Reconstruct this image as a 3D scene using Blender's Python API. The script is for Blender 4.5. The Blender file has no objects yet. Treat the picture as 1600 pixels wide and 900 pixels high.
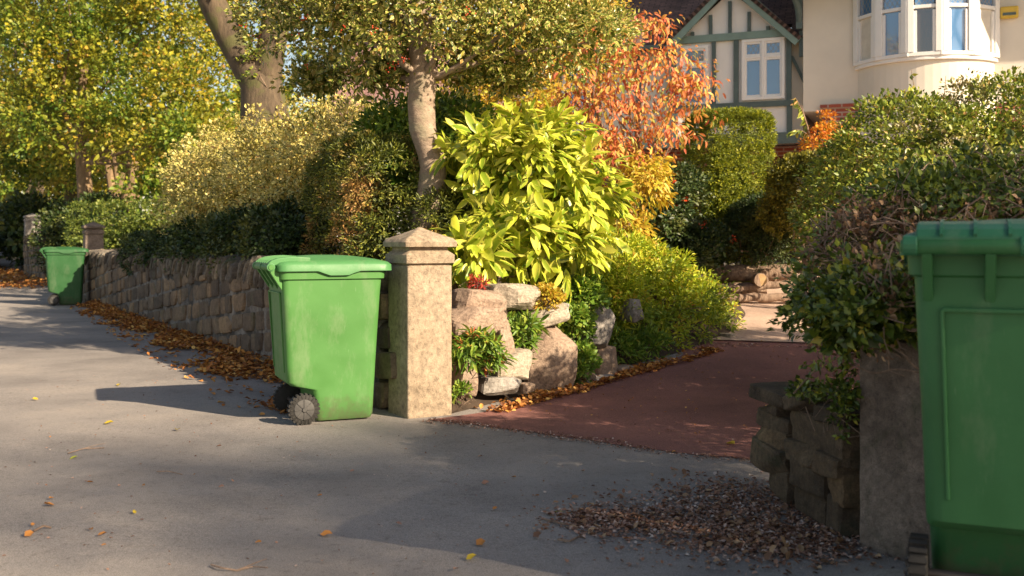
import bpy, math, random
import numpy as np
from mathutils import Vector, Matrix
random.seed(7); rng = np.random.default_rng(7)
C = bpy.context.scene.collection
S = bpy.context.scene
R = math.radians

# ---------------------------------------------------------------- camera, sky, sun, exposure
H = 1.17; F = 1600.0; HY = 378.0
cam = bpy.data.cameras.new('camera'); cam.lens = 36; cam.sensor_width = 36
cam.shift_y = -0.045; cam.clip_end = 600; cam.clip_start = 0.05
cam.dof.use_dof = True; cam.dof.focus_distance = 6.6; cam.dof.aperture_fstop = 3.6
co = bpy.data.objects.new('camera', cam); C.objects.link(co)
co.location = (0, 0, H); co.rotation_euler = (R(90), 0, 0)
S.camera = co
SUN_AZ = Vector((0.80, -0.60)); SUN_EL = R(28)
W = bpy.data.worlds.new('World'); S.world = W; W.use_nodes = True
nt = W.node_tree; bg = nt.nodes['Background']
sky = nt.nodes.new('ShaderNodeTexSky'); sky.sky_type = 'NISHITA'; sky.sun_disc = False
sky.sun_elevation = SUN_EL; sky.sun_rotation = math.atan2(SUN_AZ.x, SUN_AZ.y)
wm = nt.nodes.new('ShaderNodeMix'); wm.data_type = 'RGBA'; wm.blend_type = 'MULTIPLY'; wm.inputs[0].default_value = 1.0; wm.inputs[7].default_value = (1.0, 0.86, 0.74, 1)
nt.links.new(sky.outputs[0], wm.inputs[6]); nt.links.new(wm.outputs[2], bg.inputs[0]); bg.inputs[1].default_value = 0.092
sl = bpy.data.lights.new('sun', 'SUN'); sl.energy = 5.0; sl.angle = R(0.55); sl.color = (1.0, 0.83, 0.60)
so = bpy.data.objects.new('sun', sl); C.objects.link(so)
sd = Vector((SUN_AZ.x*math.cos(SUN_EL), SUN_AZ.y*math.cos(SUN_EL), math.sin(SUN_EL)))
so.rotation_euler = sd.to_track_quat('Z', 'Y').to_euler(); so.location = (6, -5, 8)
S.view_settings.view_transform = 'Standard'; S.view_settings.look = 'None'
S.view_settings.exposure = 1.14; S.view_settings.gamma = 1.0; S.view_settings.use_curve_mapping = False

def at(px, py, d):          # a point of the place, estimated at distance d
    return np.array([(px-800)/F*d, d, H+(HY-py)/F*d])
def gat(px, py):            # same, on flat ground
    return at(px, py, H*F/(py-HY))
def sstep(a, b, t):
    t = np.clip((np.asarray(t, float)-a)/(b-a), 0, 1); return t*t*(3-2*t)
def gz(x, y):               # height of the ground
    x = np.asarray(x, float); y = np.asarray(y, float)
    side = sstep(-1.2, 0.4, x + 0.55*(y-7.15))   # inside of the property line
    rise = 0.09*np.clip(y-8, 0, 8) + 0.03*np.clip(y-16, 0, 12)
    return rise*side + 0.11*sstep(0.85, 1.2, x)*(1-sstep(3.3, 3.6, y)) + 0.006*np.sin(x*1.3+1)*np.sin(y*0.9)
U = np.array([-0.5, 0.866]); N_ = np.array([-0.866, -0.5])   # along the boundary / towards the pavement

# ---------------------------------------------------------------- mesh helpers
def obj(name, verts, faces, mat, parent=None, smooth=False, uv=None):
    me = bpy.data.meshes.new(name)
    if isinstance(faces, np.ndarray):
        verts = np.asarray(verts, np.float32); nf, k = faces.shape
        me.vertices.add(len(verts)); me.vertices.foreach_set('co', verts.ravel())
        me.loops.add(nf*k); me.loops.foreach_set('vertex_index', faces.ravel().astype(np.int32))
        me.polygons.add(nf); me.polygons.foreach_set('loop_start', np.arange(0, nf*k, k, dtype=np.int32))
        me.update(calc_edges=True)
        if uv is not None:
            l = me.uv_layers.new(name='UVMap'); l.data.foreach_set('uv', uv[faces.ravel()].astype(np.float32).ravel())
    else:
        me.from_pydata([tuple(map(float, v)) for v in verts], [], [tuple(int(i) for i in f) for f in faces])
    me.validate()
    me.materials.append(mat)
    if smooth: me.polygons.foreach_set('use_smooth', [True]*len(me.polygons))
    o = bpy.data.objects.new(name, me); C.objects.link(o)
    if parent is not None: o.parent = parent
    return o
def tag(o, label=None, cat=None, group=None, kind=None):
    if label: o['label'] = label
    if cat: o['category'] = cat
    if group: o['group'] = group
    if kind: o['kind'] = kind
    return o
def thing(name, label, cat, loc=(0, 0, 0), rotz=0, group=None, scale=1):
    o = bpy.data.objects.new(name, None); C.objects.link(o); o.empty_display_size = 0.1
    o.location = tuple(map(float, loc)); o.rotation_euler = (0, 0, rotz); o.scale = (scale,)*3
    return tag(o, label, cat, group)
class MB:
    def __init__(s): s.v = []; s.f = []; s.n = 0
    def add(s, v, f):
        s.f += [tuple(i+s.n for i in q) for q in f]; s.v += [tuple(p) for p in v]; s.n += len(v); return s
    def box(s, c, d, rz=0, ax=None):
        m = Matrix.Rotation(rz, 3, 'Z') if ax is None else ax
        vs = []
        for z in (-.5, .5):
            for (x, y) in ((-.5, -.5), (.5, -.5), (.5, .5), (-.5, .5)):
                vs.append(m @ Vector((x*d[0], y*d[1], z*d[2])) + Vector(c))
        return s.add(vs, [(0, 3, 2, 1), (4, 5, 6, 7), (0, 1, 5, 4), (1, 2, 6, 5), (2, 3, 7, 6), (3, 0, 4, 7)])
    def bar(s, a, b, w, t, up=(0, 0, 1)):        # a beam from a to b
        a = Vector(a); b = Vector(b); x = (b-a).normalized(); y = Vector(up).cross(x).normalized(); z = x.cross(y)
        m = Matrix((x, y, z)).transposed()
        return s.box((a+b)/2, ((b-a).length, w, t), ax=m)
    def tube(s, pts, rad, n=10, cap=True):
        pts = [Vector(tuple(map(float, p))) for p in pts]; rings = []
        prev = None
        for i, p in enumerate(pts):
            t = (pts[min(i+1, len(pts)-1)]-pts[max(i-1, 0)]).normalized()
            a = (prev - t*prev.dot(t)).normalized() if prev is not None else t.orthogonal().normalized()
            prev = a; b = t.cross(a); r = rad[i] if hasattr(rad, '__len__') else rad
            rings.append([p + (a*math.cos(k*2*math.pi/n)+b*math.sin(k*2*math.pi/n))*r for k in range(n)])
        f = [(i*n+k, i*n+(k+1) % n, (i+1)*n+(k+1) % n, (i+1)*n+k) for i in range(len(rings)-1) for k in range(n)]
        if cap: f += [tuple(reversed(range(n))), tuple((len(rings)-1)*n+k for k in range(n))]
        return s.add([v for r_ in rings for v in r_], f)
    def loft(s, rings, cap0=True, cap1=True):
        n = len(rings[0])
        f = [(i*n+k, i*n+(k+1) % n, (i+1)*n+(k+1) % n, (i+1)*n+k) for i in range(len(rings)-1) for k in range(n)]
        if cap0: f.append(tuple(reversed(range(n))))
        if cap1: f.append(tuple((len(rings)-1)*n+k for k in range(n)))
        return s.add([v for r_ in rings for v in r_], f)
    def prism(s, poly, y0, y1):                  # polygon in x,z pushed along y
        n = len(poly)
        v = [(p[0], y0, p[1]) for p in poly]+[(p[0], y1, p[1]) for p in poly]
        f = [tuple(range(n)), tuple(reversed(range(n, 2*n)))]+[((k+1) % n, k, k+n, (k+1) % n+n) for k in range(n)]
        return s.add(v, f)
    def build(s, name, mat, parent=None, smooth=False, bevel=0, seg=2, auto=False):
        o = obj(name, s.v, s.f, mat, parent, smooth)
        if bevel:
            m = o.modifiers.new('bevel', 'BEVEL'); m.width = bevel; m.segments = seg; m.limit_method = 'ANGLE'
        if auto:
            for p in o.data.polygons: p.use_smooth = True
            try: o.data.set_sharp_from_angle(angle=R(40))
            except Exception: pass
        return o
def sheet(name, grid, mat, smooth=True, parent=None):          # grid (n,m,3)
    g = np.asarray(grid); n, m = g.shape[:2]
    i, j = np.meshgrid(np.arange(n-1), np.arange(m-1), indexing='ij'); a = (i*m+j).ravel()
    o = obj(name, g.reshape(-1, 3), np.stack([a, a+m, a+m+1, a+1], 1), mat, parent, smooth)
    if sum(p.normal.z for p in list(o.data.polygons)[:50]) < 0: o.data.flip_normals()
    return o
def snoise(p, s=1.0, seed=0):                                    # smooth noise from sines
    r = np.random.default_rng(seed); p = np.asarray(p)*s; out = np.zeros(len(p))
    for k in range(7):
        d = r.normal(size=3); d /= np.linalg.norm(d); out += np.sin(p@d*(1.5+k*0.8)+r.uniform(0, 6.3))/(1+k*0.5)
    return out/3.2
# rounded cube template for stones
def _cube(n):
    key = {}; V = []; Fc = []
    def idx(p):
        k = tuple(np.round(p, 5))
        if k not in key: key[k] = len(V); V.append(p)
        return key[k]
    L = np.linspace(-1, 1, n+1)
    for ax in range(3):
        for sgn in (-1, 1):
            for i in range(n):
                for j in range(n):
                    q = []
                    for (a, b) in ((i, j), (i+1, j), (i+1, j+1), (i, j+1)):
                        p = np.zeros(3); p[ax] = sgn; p[(ax+1) % 3] = L[a]; p[(ax+2) % 3] = L[b]; q.append(idx(p))
                    Fc.append(tuple(q if sgn > 0 else q[::-1]))
    return np.array(V), Fc
CV, CF = _cube(5); CV2, CF2 = _cube(10)
def stone(mb, c, d, m=None, seed=0, rnd=3.5, amp=0.08, fine=False):
    V, Fc = (CV2, CF2) if fine else (CV, CF)
    V = V.copy(); q = (np.abs(V)**rnd).sum(1)**(1/rnd); V = V/q[:, None]
    r = np.random.default_rng(seed)
    # chop by a few planes for angular faces
    for k in range(9 if amp > 0.05 else 2):
        n = r.normal(size=3); n /= np.linalg.norm(n); h = r.uniform(0.78, 1.0)*(np.abs(n).sum()**0.35)
        e = V@n-h; V = V-np.outer(np.clip(e, 0, None), n)
    V = V*(1+amp*snoise(V, 1.6, seed)[:, None]) + (amp*0.25*snoise(V, 6, seed+5))[:, None]*V
    V = V*np.array(d)/2
    if m is not None: V = V@np.array(m).T
    mb.add(V+np.array(c), Fc)

# ---------------------------------------------------------------- material helpers
def mat(name):
    m = bpy.data.materials.new(name); m.use_nodes = True; n = m.node_tree.nodes; l = m.node_tree.links
    return m, n, l, n['Principled BSDF']
def ramp(n, l, src, stops, interp='LINEAR'):
    r = n.new('ShaderNodeValToRGB'); r.color_ramp.interpolation = interp
    e = r.color_ramp.elements
    e[0].position = stops[0][0]; e[0].color = (*stops[0][1], 1); e[1].position = stops[-1][0]; e[1].color = (*stops[-1][1], 1)
    for p, c in stops[1:-1]:
        x = e.new(p); x.color = (*c, 1)
    if src is not None: l.new(src, r.inputs[0])
    return r.outputs[0]
def noise(n, l, scale, detail=4, rough=0.55, coord='Object', dist=0, stretch=None):
    t = n.new('ShaderNodeTexNoise'); t.inputs['Scale'].default_value = scale; t.inputs['Detail'].default_value = detail
    t.inputs['Roughness'].default_value = rough; t.inputs['Distortion'].default_value = dist
    c = n.new('ShaderNodeTexCoord') if coord != 'World' else n.new('ShaderNodeNewGeometry')
    src = c.outputs[coord] if coord != 'World' else c.outputs['Position']
    if stretch:
        mp = n.new('ShaderNodeMapping'); mp.inputs['Scale'].default_value = stretch; l.new(src, mp.inputs[0]); src = mp.outputs[0]
    l.new(src, t.inputs['Vector']); return t.outputs['Fac']
def mix(n, l, fac, a, b, mode='MIX'):
    m = n.new('ShaderNodeMix'); m.data_type = 'RGBA'; m.blend_type = mode
    for s_, v in ((0, fac), (6, a), (7, b)):
        if isinstance(v, (int, float)): m.inputs[s_].default_value = v
        elif isinstance(v, tuple): m.inputs[s_].default_value = (*v, 1) if len(v) == 3 else v
        else: l.new(v, m.inputs[s_])
    return m.outputs[2]
def bump(n, l, h, strength, dist, bs, prev=None):
    b = n.new('ShaderNodeBump'); b.inputs['Strength'].default_value = strength; b.inputs['Distance'].default_value = dist
    l.new(h, b.inputs['Height'])
    if prev is not None: l.new(prev, b.inputs['Normal'])
    l.new(b.outputs[0], bs.inputs['Normal']); return b.outputs[0]

def stone_mat(name, stops, moss=None, scale=6, rough=0.9, mossamt=(0.55, 0.7), speck=True, isl=False):
    m, n, l, b = mat(name)
    c = ramp(n, l, noise(n, l, scale, 6, 0.65), stops)
    if isl:
        g = n.new('ShaderNodeNewGeometry'); c = mix(n, l, 1.0, c, ramp(n, l, g.outputs['Random Per Island'], [(0, (0.50, 0.48, 0.47)), (0.6, (0.95, 0.92, 0.86)), (1, (1.45, 1.3, 1.05))]), 'MULTIPLY')
    c2 = ramp(n, l, noise(n, l, scale*9, 3, 0.7), [(0.3, (0.55,)*3), (0.7, (1.25,)*3)])
    c = mix(n, l, 0.8, c, c2, 'MULTIPLY')
    if speck:
        c3 = ramp(n, l, noise(n, l, 260, 2, 0.7), [(0.35, (0.62,)*3), (0.65, (1.3,)*3)])
        c = mix(n, l, 0.8, c, c3, 'MULTIPLY')
    if moss:
        f = ramp(n, l, noise(n, l, scale*0.8, 5, 0.7, dist=0.6), [(mossamt[0], (0, 0, 0)), (mossamt[1], (1, 1, 1))])
        c = mix(n, l, f, c, moss)
    l.new(c, b.inputs['Base Color']); b.inputs['Roughness'].default_value = rough
    p = bump(n, l, noise(n, l, scale*5, 6, 0.7), 0.7, 0.02, b)
    c4 = ramp(n, l, noise(n, l, 45, 6, 0.8, dist=0.8), [(0.36, (0.5, 0.48, 0.46)), (0.46, (1, 1, 1)), (0.66, (1, 1, 1)), (0.74, (1.3, 1.3, 1.25))])
    l.new(mix(n, l, 0.75, c, c4, 'MULTIPLY'), b.inputs['Base Color'])
    bump(n, l, noise(n, l, 140, 4, 0.75), 0.8, 0.005, b, p)
    return m
def leaf_mat(name, stops, edge=None, trans=0.3, rough=0.5, patch=None, pscale=1.2, psel=(0.5, 0.62), vein=None, noemis=True):
    m, n, l, b = mat(name)
    g = n.new('ShaderNodeNewGeometry')
    c = ramp(n, l, g.outputs['Random Per Island'], stops)
    if patch:
        f = ramp(n, l, noise(n, l, pscale, 3, 0.6), [(psel[0], (0, 0, 0)), (psel[1], (1, 1, 1))])
        # second colour family, by place on the plant
        mth = n.new('ShaderNodeMath'); mth.operation = 'FRACT'; mu = n.new('ShaderNodeMath'); mu.operation = 'MULTIPLY'; mu.inputs[1].default_value = 37.7
        l.new(g.outputs['Random Per Island'], mu.inputs[0]); l.new(mu.outputs[0], mth.inputs[0])
        c2 = ramp(n, l, mth.outputs[0], patch); c = mix(n, l, f, c, c2)
    if edge:
        tc = n.new('ShaderNodeTexCoord'); sx = n.new('ShaderNodeSeparateXYZ'); l.new(tc.outputs['UV'], sx.inputs[0])
        nz = noise(n, l, 60, 2, 0.6)
        ad = n.new('ShaderNodeMath'); ad.operation = 'MULTIPLY_ADD'; l.new(nz, ad.inputs[0]); ad.inputs[1].default_value = 0.5; l.new(sx.outputs[0], ad.inputs[2])
        f = ramp(n, l, ad.outputs[0], [(edge[1], (0, 0, 0)), (edge[1]+0.12, (1, 1, 1))]); c = mix(n, l, f, c, edge[0])
    l.new(c, b.inputs['Base Color']); b.inputs['Roughness'].default_value = rough
    tr = n.new('ShaderNodeBsdfTranslucent'); ms = n.new('ShaderNodeMixShader'); ms.inputs[0].default_value = trans
    l.new(c, tr.inputs[0]); l.new(b.outputs[0], ms.inputs[1]); l.new(tr.outputs[0], ms.inputs[2])
    l.new(ms.outputs[0], n['Material Output'].inputs[0]); return m
def bark_mat(name, c1, c2, c3=None, scale=8, st=(1, 1, 0.25)):
    m, n, l, b = mat(name)
    f = noise(n, l, scale, 7, 0.7, stretch=st)
    c = ramp(n, l, f, [(0.3, c1), (0.65, c2)])
    if c3:
        f2 = ramp(n, l, noise(n, l, 3, 4, 0.6), [(0.52, (0, 0, 0)), (0.62, (1, 1, 1))]); c = mix(n, l, f2, c, c3)
    l.new(c, b.inputs['Base Color']); b.inputs['Roughness'].default_value = 0.9
    bump(n, l, f, 0.8, 0.03, b); return m
def plain(name, col, rough=0.6, metallic=0, var=0.15, sc=12, bmp=0.0):
    m, n, l, b = mat(name)
    c = ramp(n, l, noise(n, l, sc, 5, 0.6), [(0.3, tuple(x*(1-var) for x in col)), (0.7, tuple(min(1, x*(1+var)) for x in col))])
    l.new(c, b.inputs['Base Color']); b.inputs['Roughness'].default_value = rough; b.inputs['Metallic'].default_value = metallic
    if bmp: bump(n, l, noise(n, l, sc*10, 4, 0.6), bmp, 0.004, b)
    return m

def asphalt(name, lo, hi, patch, bumpy=0.7):
    m, n, l, b = mat(name)
    c = ramp(n, l, noise(n, l, 190, 3, 0.75, 'World'), [(0.33, lo), (0.5, tuple((a+c_)/2 for a, c_ in zip(lo, hi))), (0.68, hi)])
    c = mix(n, l, 1.0, c, ramp(n, l, noise(n, l, 0.9, 6, 0.6, 'World'), [(0.3, (0.70, 0.70, 0.71)), (0.52, (1, 1, 1)), (0.7, (1.25, 1.22, 1.17))]), 'MULTIPLY')
    f = ramp(n, l, noise(n, l, 35, 3, 0.6, 'World'), [(0.30, (0.72, 0.7, 0.68)), (0.45, (1, 1, 1))]); c = mix(n, l, 0.8, c, f, 'MULTIPLY')
    c = mix(n, l, 0.85, c, ramp(n, l, noise(n, l, 11, 5, 0.75, 'World', dist=0.4), [(0.28, (0.66, 0.64, 0.63)), (0.42, (1, 1, 1)), (0.62, (1, 1, 1)), (0.75, (1.22, 1.2, 1.17))]), 'MULTIPLY')
    v = n.new('ShaderNodeTexVoronoi'); v.inputs['Scale'].default_value = 55; ge = n.new('ShaderNodeNewGeometry'); l.new(ge.outputs['Position'], v.inputs['Vector'])
    f = ramp(n, l, v.outputs['Distance'], [(0.07, (1, 1, 1)), (0.13, (0, 0, 0))])
    f2 = ramp(n, l, noise(n, l, 6, 2, 0.5, 'World'), [(0.5, (0, 0, 0)), (0.62, (1, 1, 1))]); f = mix(n, l, 1.0, f, f2, 'MULTIPLY')
    c = mix(n, l, f, c, patch)
    l.new(c, b.inputs['Base Color']); b.inputs['Roughness'].default_value = 0.93; b.inputs['Specular IOR Level'].default_value = 0.25
    p = bump(n, l, noise(n, l, 170, 3, 0.7, 'World'), bumpy, 0.006, b)
    bump(n, l, noise(n, l, 4, 4, 0.6, 'World'), 0.3, 0.03, b, p); return m

M = {}
M['tarmac'] = asphalt('pavement_tarmac', (0.172, 0.151, 0.138), (0.41, 0.368, 0.340), (0.5, 0.46, 0.42))
M['red'] = asphalt('red_tarmac', (0.115, 0.045, 0.038), (0.37, 0.175, 0.15), (0.55, 0.42, 0.36))
M['gravel'] = asphalt('pink_gravel', (0.26, 0.17, 0.13), (0.85, 0.62, 0.48), (0.8, 0.7, 0.6), 1.0)
M['soil'] = plain('soil', (0.05, 0.032, 0.02), 0.95, var=0.5, sc=9, bmp=0.8)
M['sandstone'] = stone_mat('sandstone', [(0.3, (0.30, 0.225, 0.15)), (0.7, (0.46, 0.355, 0.25))], (0.20, 0.16, 0.10), 2.5, mossamt=(0.60, 0.9))
M['darkpost'] = stone_mat('weathered_gritstone', [(0.3, (0.13, 0.095, 0.072)), (0.7, (0.31, 0.24, 0.19))], (0.06, 0.065, 0.03), 3.0, mossamt=(0.5, 0.7))
M['wallstone'] = stone_mat('wall_stone', [(0.3, (0.11, 0.078, 0.055)), (0.5, (0.20, 0.145, 0.10)), (0.7, (0.33, 0.24, 0.15))], (0.085, 0.085, 0.04), 2.2, mossamt=(0.56, 0.72), isl=True)
M['coping'] = stone_mat('coping_stone', [(0.3, (0.10, 0.085, 0.075)), (0.5, (0.19, 0.165, 0.14)), (0.7, (0.30, 0.27, 0.23))], (0.08, 0.09, 0.035), 2.5, isl=True)
M['mortar'] = stone_mat('mortar', [(0.3, (0.14, 0.12, 0.105)), (0.7, (0.34, 0.30, 0.26))], (0.05, 0.043, 0.036), 3, mossamt=(0.42, 0.56))
M['rock_pink'] = stone_mat('rock_pink', [(0.3, (0.27, 0.18, 0.13)), (0.7, (0.47, 0.345, 0.255))], (0.14, 0.13, 0.07), 5, mossamt=(0.62, 0.75))
M['rock_pale'] = stone_mat('rock_pale', [(0.3, (0.32, 0.26, 0.19)), (0.7, (0.54, 0.45, 0.35))], (0.2, 0.15, 0.08), 5, mossamt=(0.6, 0.75))
M['rock_grey'] = stone_mat('rock_grey', [(0.3, (0.22, 0.195, 0.175)), (0.7, (0.42, 0.38, 0.34))], (0.14, 0.13, 0.07), 5, mossamt=(0.6, 0.75))
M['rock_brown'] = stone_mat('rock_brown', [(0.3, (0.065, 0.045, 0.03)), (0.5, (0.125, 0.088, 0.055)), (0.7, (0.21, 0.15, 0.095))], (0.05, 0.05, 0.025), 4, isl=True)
M['bark'] = bark_mat('holly_bark', (0.18, 0.125, 0.09), (0.40, 0.30, 0.22), (0.26, 0.22, 0.15), 10, (1, 1, 1.6))
M['bark_dark'] = bark_mat('rough_bark', (0.03, 0.02, 0.013), (0.14, 0.10, 0.06), (0.09, 0.085, 0.03), 8)
M['bark_pale'] = bark_mat('pale_bark', (0.10, 0.065, 0.035), (0.30, 0.20, 0.11), None, 8)  # paler brown bark
M['twig'] = bark_mat('twig', (0.12, 0.075, 0.05), (0.36, 0.25, 0.18), None, 20)
M['wood_end'] = plain('sawn_wood', (0.55, 0.36, 0.18), 0.8, sc=25)

# ---------------------------------------------------------------- leaf templates
def T_rhomb(w=0.5, fold=0.12):
    v = np.array([(0, 0, 0), (-w/2, 0.45, fold), (0, 1, -0.05), (w/2, 0.45, fold)], float)
    uv = np.array([(0, 0), (1, .45), (0, 1), (1, .45)], float)
    return v, np.array([(0, 2, 1), (0, 3, 2)]), uv
def T_oval(w=0.36, droop=0.18, fold=0.06):
    ys = [0, 0.22, 0.5, 0.78, 1.0]; ws = [0.03, 0.75, 1, 0.66, 0.0]
    v = []; uv = []
    for y, q in zip(ys, ws):
        z = -droop*y*y
        v += [(-w/2*q, y, z+fold*q), (0, y, z), (w/2*q, y, z+fold*q)]; uv += [(q*1.0, y), (0, y), (q*1.0, y)]
    f = []
    for k in range(4):
        a = k*3; f += [(a, a+1, a+4), (a, a+4, a+3), (a+1, a+2, a+5), (a+1, a+5, a+4)]
    return np.array(v, float), np.array(f), np.array(uv, float)
def T_curl():
    v = np.array([(0, 0, 0), (-.32, .35, .16), (-.2, .75, .22), (0, 1, .05), (.24, .7, .2), (.3, .3, .05), (0, .5, 0)], float)
    f = np.array([(0, 6, 1), (1, 6, 2), (2, 6, 3), (3, 6, 4), (4, 6, 5), (5, 6, 0)])
    return v, f, v[:, :2].copy()
def T_octa():
    v = np.array([(1, 0, 0), (-1, 0, 0), (0, 1, 0), (0, -1, 0), (0, 0, 1), (0, 0, -1)], float)*0.5
    f = np.array([(0, 2, 4), (2, 1, 4), (1, 3, 4), (3, 0, 4), (2, 0, 5), (1, 2, 5), (3, 1, 5), (0, 3, 5)])
    return v, f, v[:, :2].copy()
def leaves(name, P, A, Nn, size, T, m, parent=None):
    """P points, A tip directions, Nn face normals, size per leaf"""
    A = A/np.linalg.norm(A, axis=1)[:, None]
    Nn = Nn-(A*Nn).sum(1)[:, None]*A; Nn = Nn/(np.linalg.norm(Nn, axis=1)[:, None]+1e-9)
    X = np.cross(A, Nn); v, f, uv = T; k = len(v)
    V = (P[:, None, :]+size[:, None, None]*(v[None, :, 0:1]*X[:, None, :]+v[None, :, 1:2]*A[:, None, :]+v[None, :, 2:3]*Nn[:, None, :]))
    Fc = (f[None]+(np.arange(len(P))*k)[:, None, None]).reshape(-1, 3)
    return obj(name, V.reshape(-1, 3), Fc, m, parent, False, np.tile(uv, (len(P), 1)))
def unit(n, r=rng):
    d = r.normal(size=(n, 3)); return d/np.linalg.norm(d, axis=1)[:, None]
def lobes_points(lobes, ncl, shell=(0.72, 1.04), box=False, rough=0.13, up_bias=0.0, rz=0, seed=1):
    """cluster centres and outward normals over a set of ellipsoids (or rounded boxes) given as (centre, radii[, power])"""
    r = np.random.default_rng(seed); w = np.array([(l[1][0]*l[1][1]*l[1][2])**0.67 for l in lobes]); w /= w.sum()
    Ps = []; Ns = []
    cz, sz = math.cos(rz), math.sin(rz); Rm = np.array([[cz, -sz, 0], [sz, cz, 0], [0, 0, 1]])
    for l, ww in zip(lobes, w):
        n = int(ncl*ww)+3; d = unit(n, r); d[:, 2] = np.where((d[:, 2] < -0.25) & (r.random(n) < 0.7), -d[:, 2], d[:, 2])
        pw = l[2] if len(l) > 2 else 2.0
        if pw > 2.01:
            d = r.uniform(-1, 1, (n, 3)); ax = r.integers(0, 3, n); sg = np.where(r.random(n) < 0.5, -1, 1)
            d[np.arange(n), ax] = sg; q = (np.abs(d)**pw).sum(1)**(1/pw); d = d/q[:, None]
            nn = np.sign(d)*np.abs(d)**(pw-1)/np.array(l[1])
        else: nn = d/np.array(l[1])
        nn /= np.linalg.norm(nn, axis=1)[:, None]
        rad = shell[0]+(shell[1]-shell[0])*np.sqrt(r.random(n))
        bumpn = 1+rough*snoise(d*2.2+np.array(l[0]), 1.7, 3)
        p = d*np.array(l[1])*(rad*bumpn)[:, None]
        if len(l) > 3 and l[3]: p[:, :2] *= (1+l[3]*(p[:, 2:3]/l[1][2]))      # wider at the top
        Ps.append(p@Rm.T+np.array(l[0])); Ns.append(nn@Rm.T)
    P = np.concatenate(Ps); Nn = np.concatenate(Ns)
    # drop what is deep inside another lobe
    keep = np.ones(len(P), bool)
    for l in lobes:
        q = (P-np.array(l[0]))@Rm
        keep &= (((q/np.array(l[1]))**2).sum(1) > 0.40)
    return P[keep], Nn[keep]
def foliage(name, lobes, ncl, per, crad, size, T, m, parent, seed=1, shell=(0.72, 1.04), rough=0.13, out=0.9, up=0.35, rand=0.8, droop=0.0, rz=0, inner=0.0, clip=None, flat=0.6):
    r = np.random.default_rng(seed+100)
    P, Nn = lobes_points(lobes, ncl, shell, rough=rough, rz=rz, seed=seed)
    n = len(P)*per
    i = np.repeat(np.arange(len(P)), per); off = unit(n, r)*(r.random(n)**0.5)[:, None]*crad
    off = off*np.array([1, 1, 0.8])
    p = P[i]+off
    csz = r.uniform(0.75, 1.2, len(P))
    A = off/crad*0.9+Nn[i]*out*0.6+unit(n, r)*rand*0.7; A[:, 2] -= droop
    nr = Nn[i]*out+unit(n, r)*flat; nr[:, 2] += up
    sz = size*csz[i]*r.uniform(0.65, 1.25, n)
    if inner:
        k = int(n*inner); j = r.integers(0, n, k); cen = np.array([l[0] for l in lobes]).mean(0)
        li = r.integers(0, len(lobes), k); lc = np.array([l[0] for l in lobes])[li]; lr = np.array([l[1] for l in lobes])[li]
        pp = lc+unit(k, r)*lr*(r.random(k)**0.4*0.72)[:, None]
        p = np.concatenate([p, pp]); A = np.concatenate([A, unit(k, r)]); nr = np.concatenate([nr, unit(k, r)]); sz = np.concatenate([sz, np.full(k, size*1.7)])
    if clip is not None:
        kp = clip(p); p, A, nr, sz = p[kp], A[kp], nr[kp], sz[kp]
    return leaves(name, p, A, nr, sz, T, m, parent)

# ---------------------------------------------------------------- ground
def axis(*segs):
    a = [np.arange(s0, s1, st) for s0, s1, st in segs]; return np.concatenate(a+[[segs[-1][1]]])
gx = axis((-260, -30, 10), (-30, -9, 0.7), (-9, 6, 0.12), (6, 30, 0.8), (30, 260, 10))
gy = axis((-40, -2, 2), (-2, 2, 0.5), (2, 16, 0.12), (16, 40, 0.8), (40, 400, 12))
X_, Y_ = np.meshgrid(gx, gy, indexing='ij')
tag(sheet('pavement', np.stack([X_, Y_, gz(X_, Y_)], -1), M['tarmac']), kind='structure')
def curve(pts, n):
    p = np.array(pts, float); t = np.linspace(0, 1, len(p)); tt = np.linspace(0, 1, n)
    # smooth (Catmull-like) by double interpolation
    q = np.stack([np.interp(tt, t, p[:, k]) for k in range(p.shape[1])], 1)
    for _ in range(max(2, n//(2*len(p)))):
        q[1:-1] = (q[:-2]+2*q[1:-1]+q[2:])/4
    return q
def strip(c0, c1, m, off):
    t = np.linspace(0, 1, m)[None, :, None]; g = c0[:, None, :]*(1-t)+c1[:, None, :]*t
    return np.concatenate([g, gz(g[..., 0], g[..., 1])[..., None]+off], -1)
EL = [(-0.42, 6.86), (0.0, 7.55), (0.53, 8.35), (1.41, 9.3), (2.26, 10.35), (2.75, 11.6), (2.95, 13.0), (3.2, 16.0), (3.2, 19.0)]
Lc = curve(EL, 120)
# red tarmac driveway from the boundary line up to the gravel
s0 = curve([(-0.55, 6.72), (-0.1, 6.45), (0.35, 6.12), (0.85, 5.72), (1.35, 5.45), (1.75, 5.3)], 60)
s0[:, 1] += 0.012*np.sin(s0[:, 0]*17)+0.006*np.sin(s0[:, 0]*61)
s1 = curve([(1.6, 10.25), (2.3, 10.35), (3.2, 10.3), (4.3, 10.2), (5.2, 10.0), (6.0, 9.9)], 60)
lefte = curve([(-0.55, 6.72), (-0.2, 7.0), (0.3, 7.8), (0.9, 8.6), (1.6, 9.4), (1.6, 10.25)], 60)
righte = curve([(1.75, 5.3), (2.3, 6.0), (3.2, 7.0), (4.3, 7.7), (5.2, 8.6), (6.0, 9.9)], 60)
uu, vv = np.meshgrid(np.linspace(0, 1, 60), np.linspace(0, 1, 60), indexing='ij')   # Coons patch
u3, v3 = uu[..., None], vv[..., None]
g = (1-v3)*s0[:, None]+v3*s1[:, None]+(1-u3)*lefte[None]+u3*righte[None]-((1-u3)*(1-v3)*s0[0]+u3*(1-v3)*s0[-1]+(1-u3)*v3*s1[0]+u3*v3*s1[-1])
tag(sheet('driveway', np.concatenate([g, gz(g[..., 0], g[..., 1])[..., None]+0.004], -1), M['red']), kind='structure')
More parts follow.
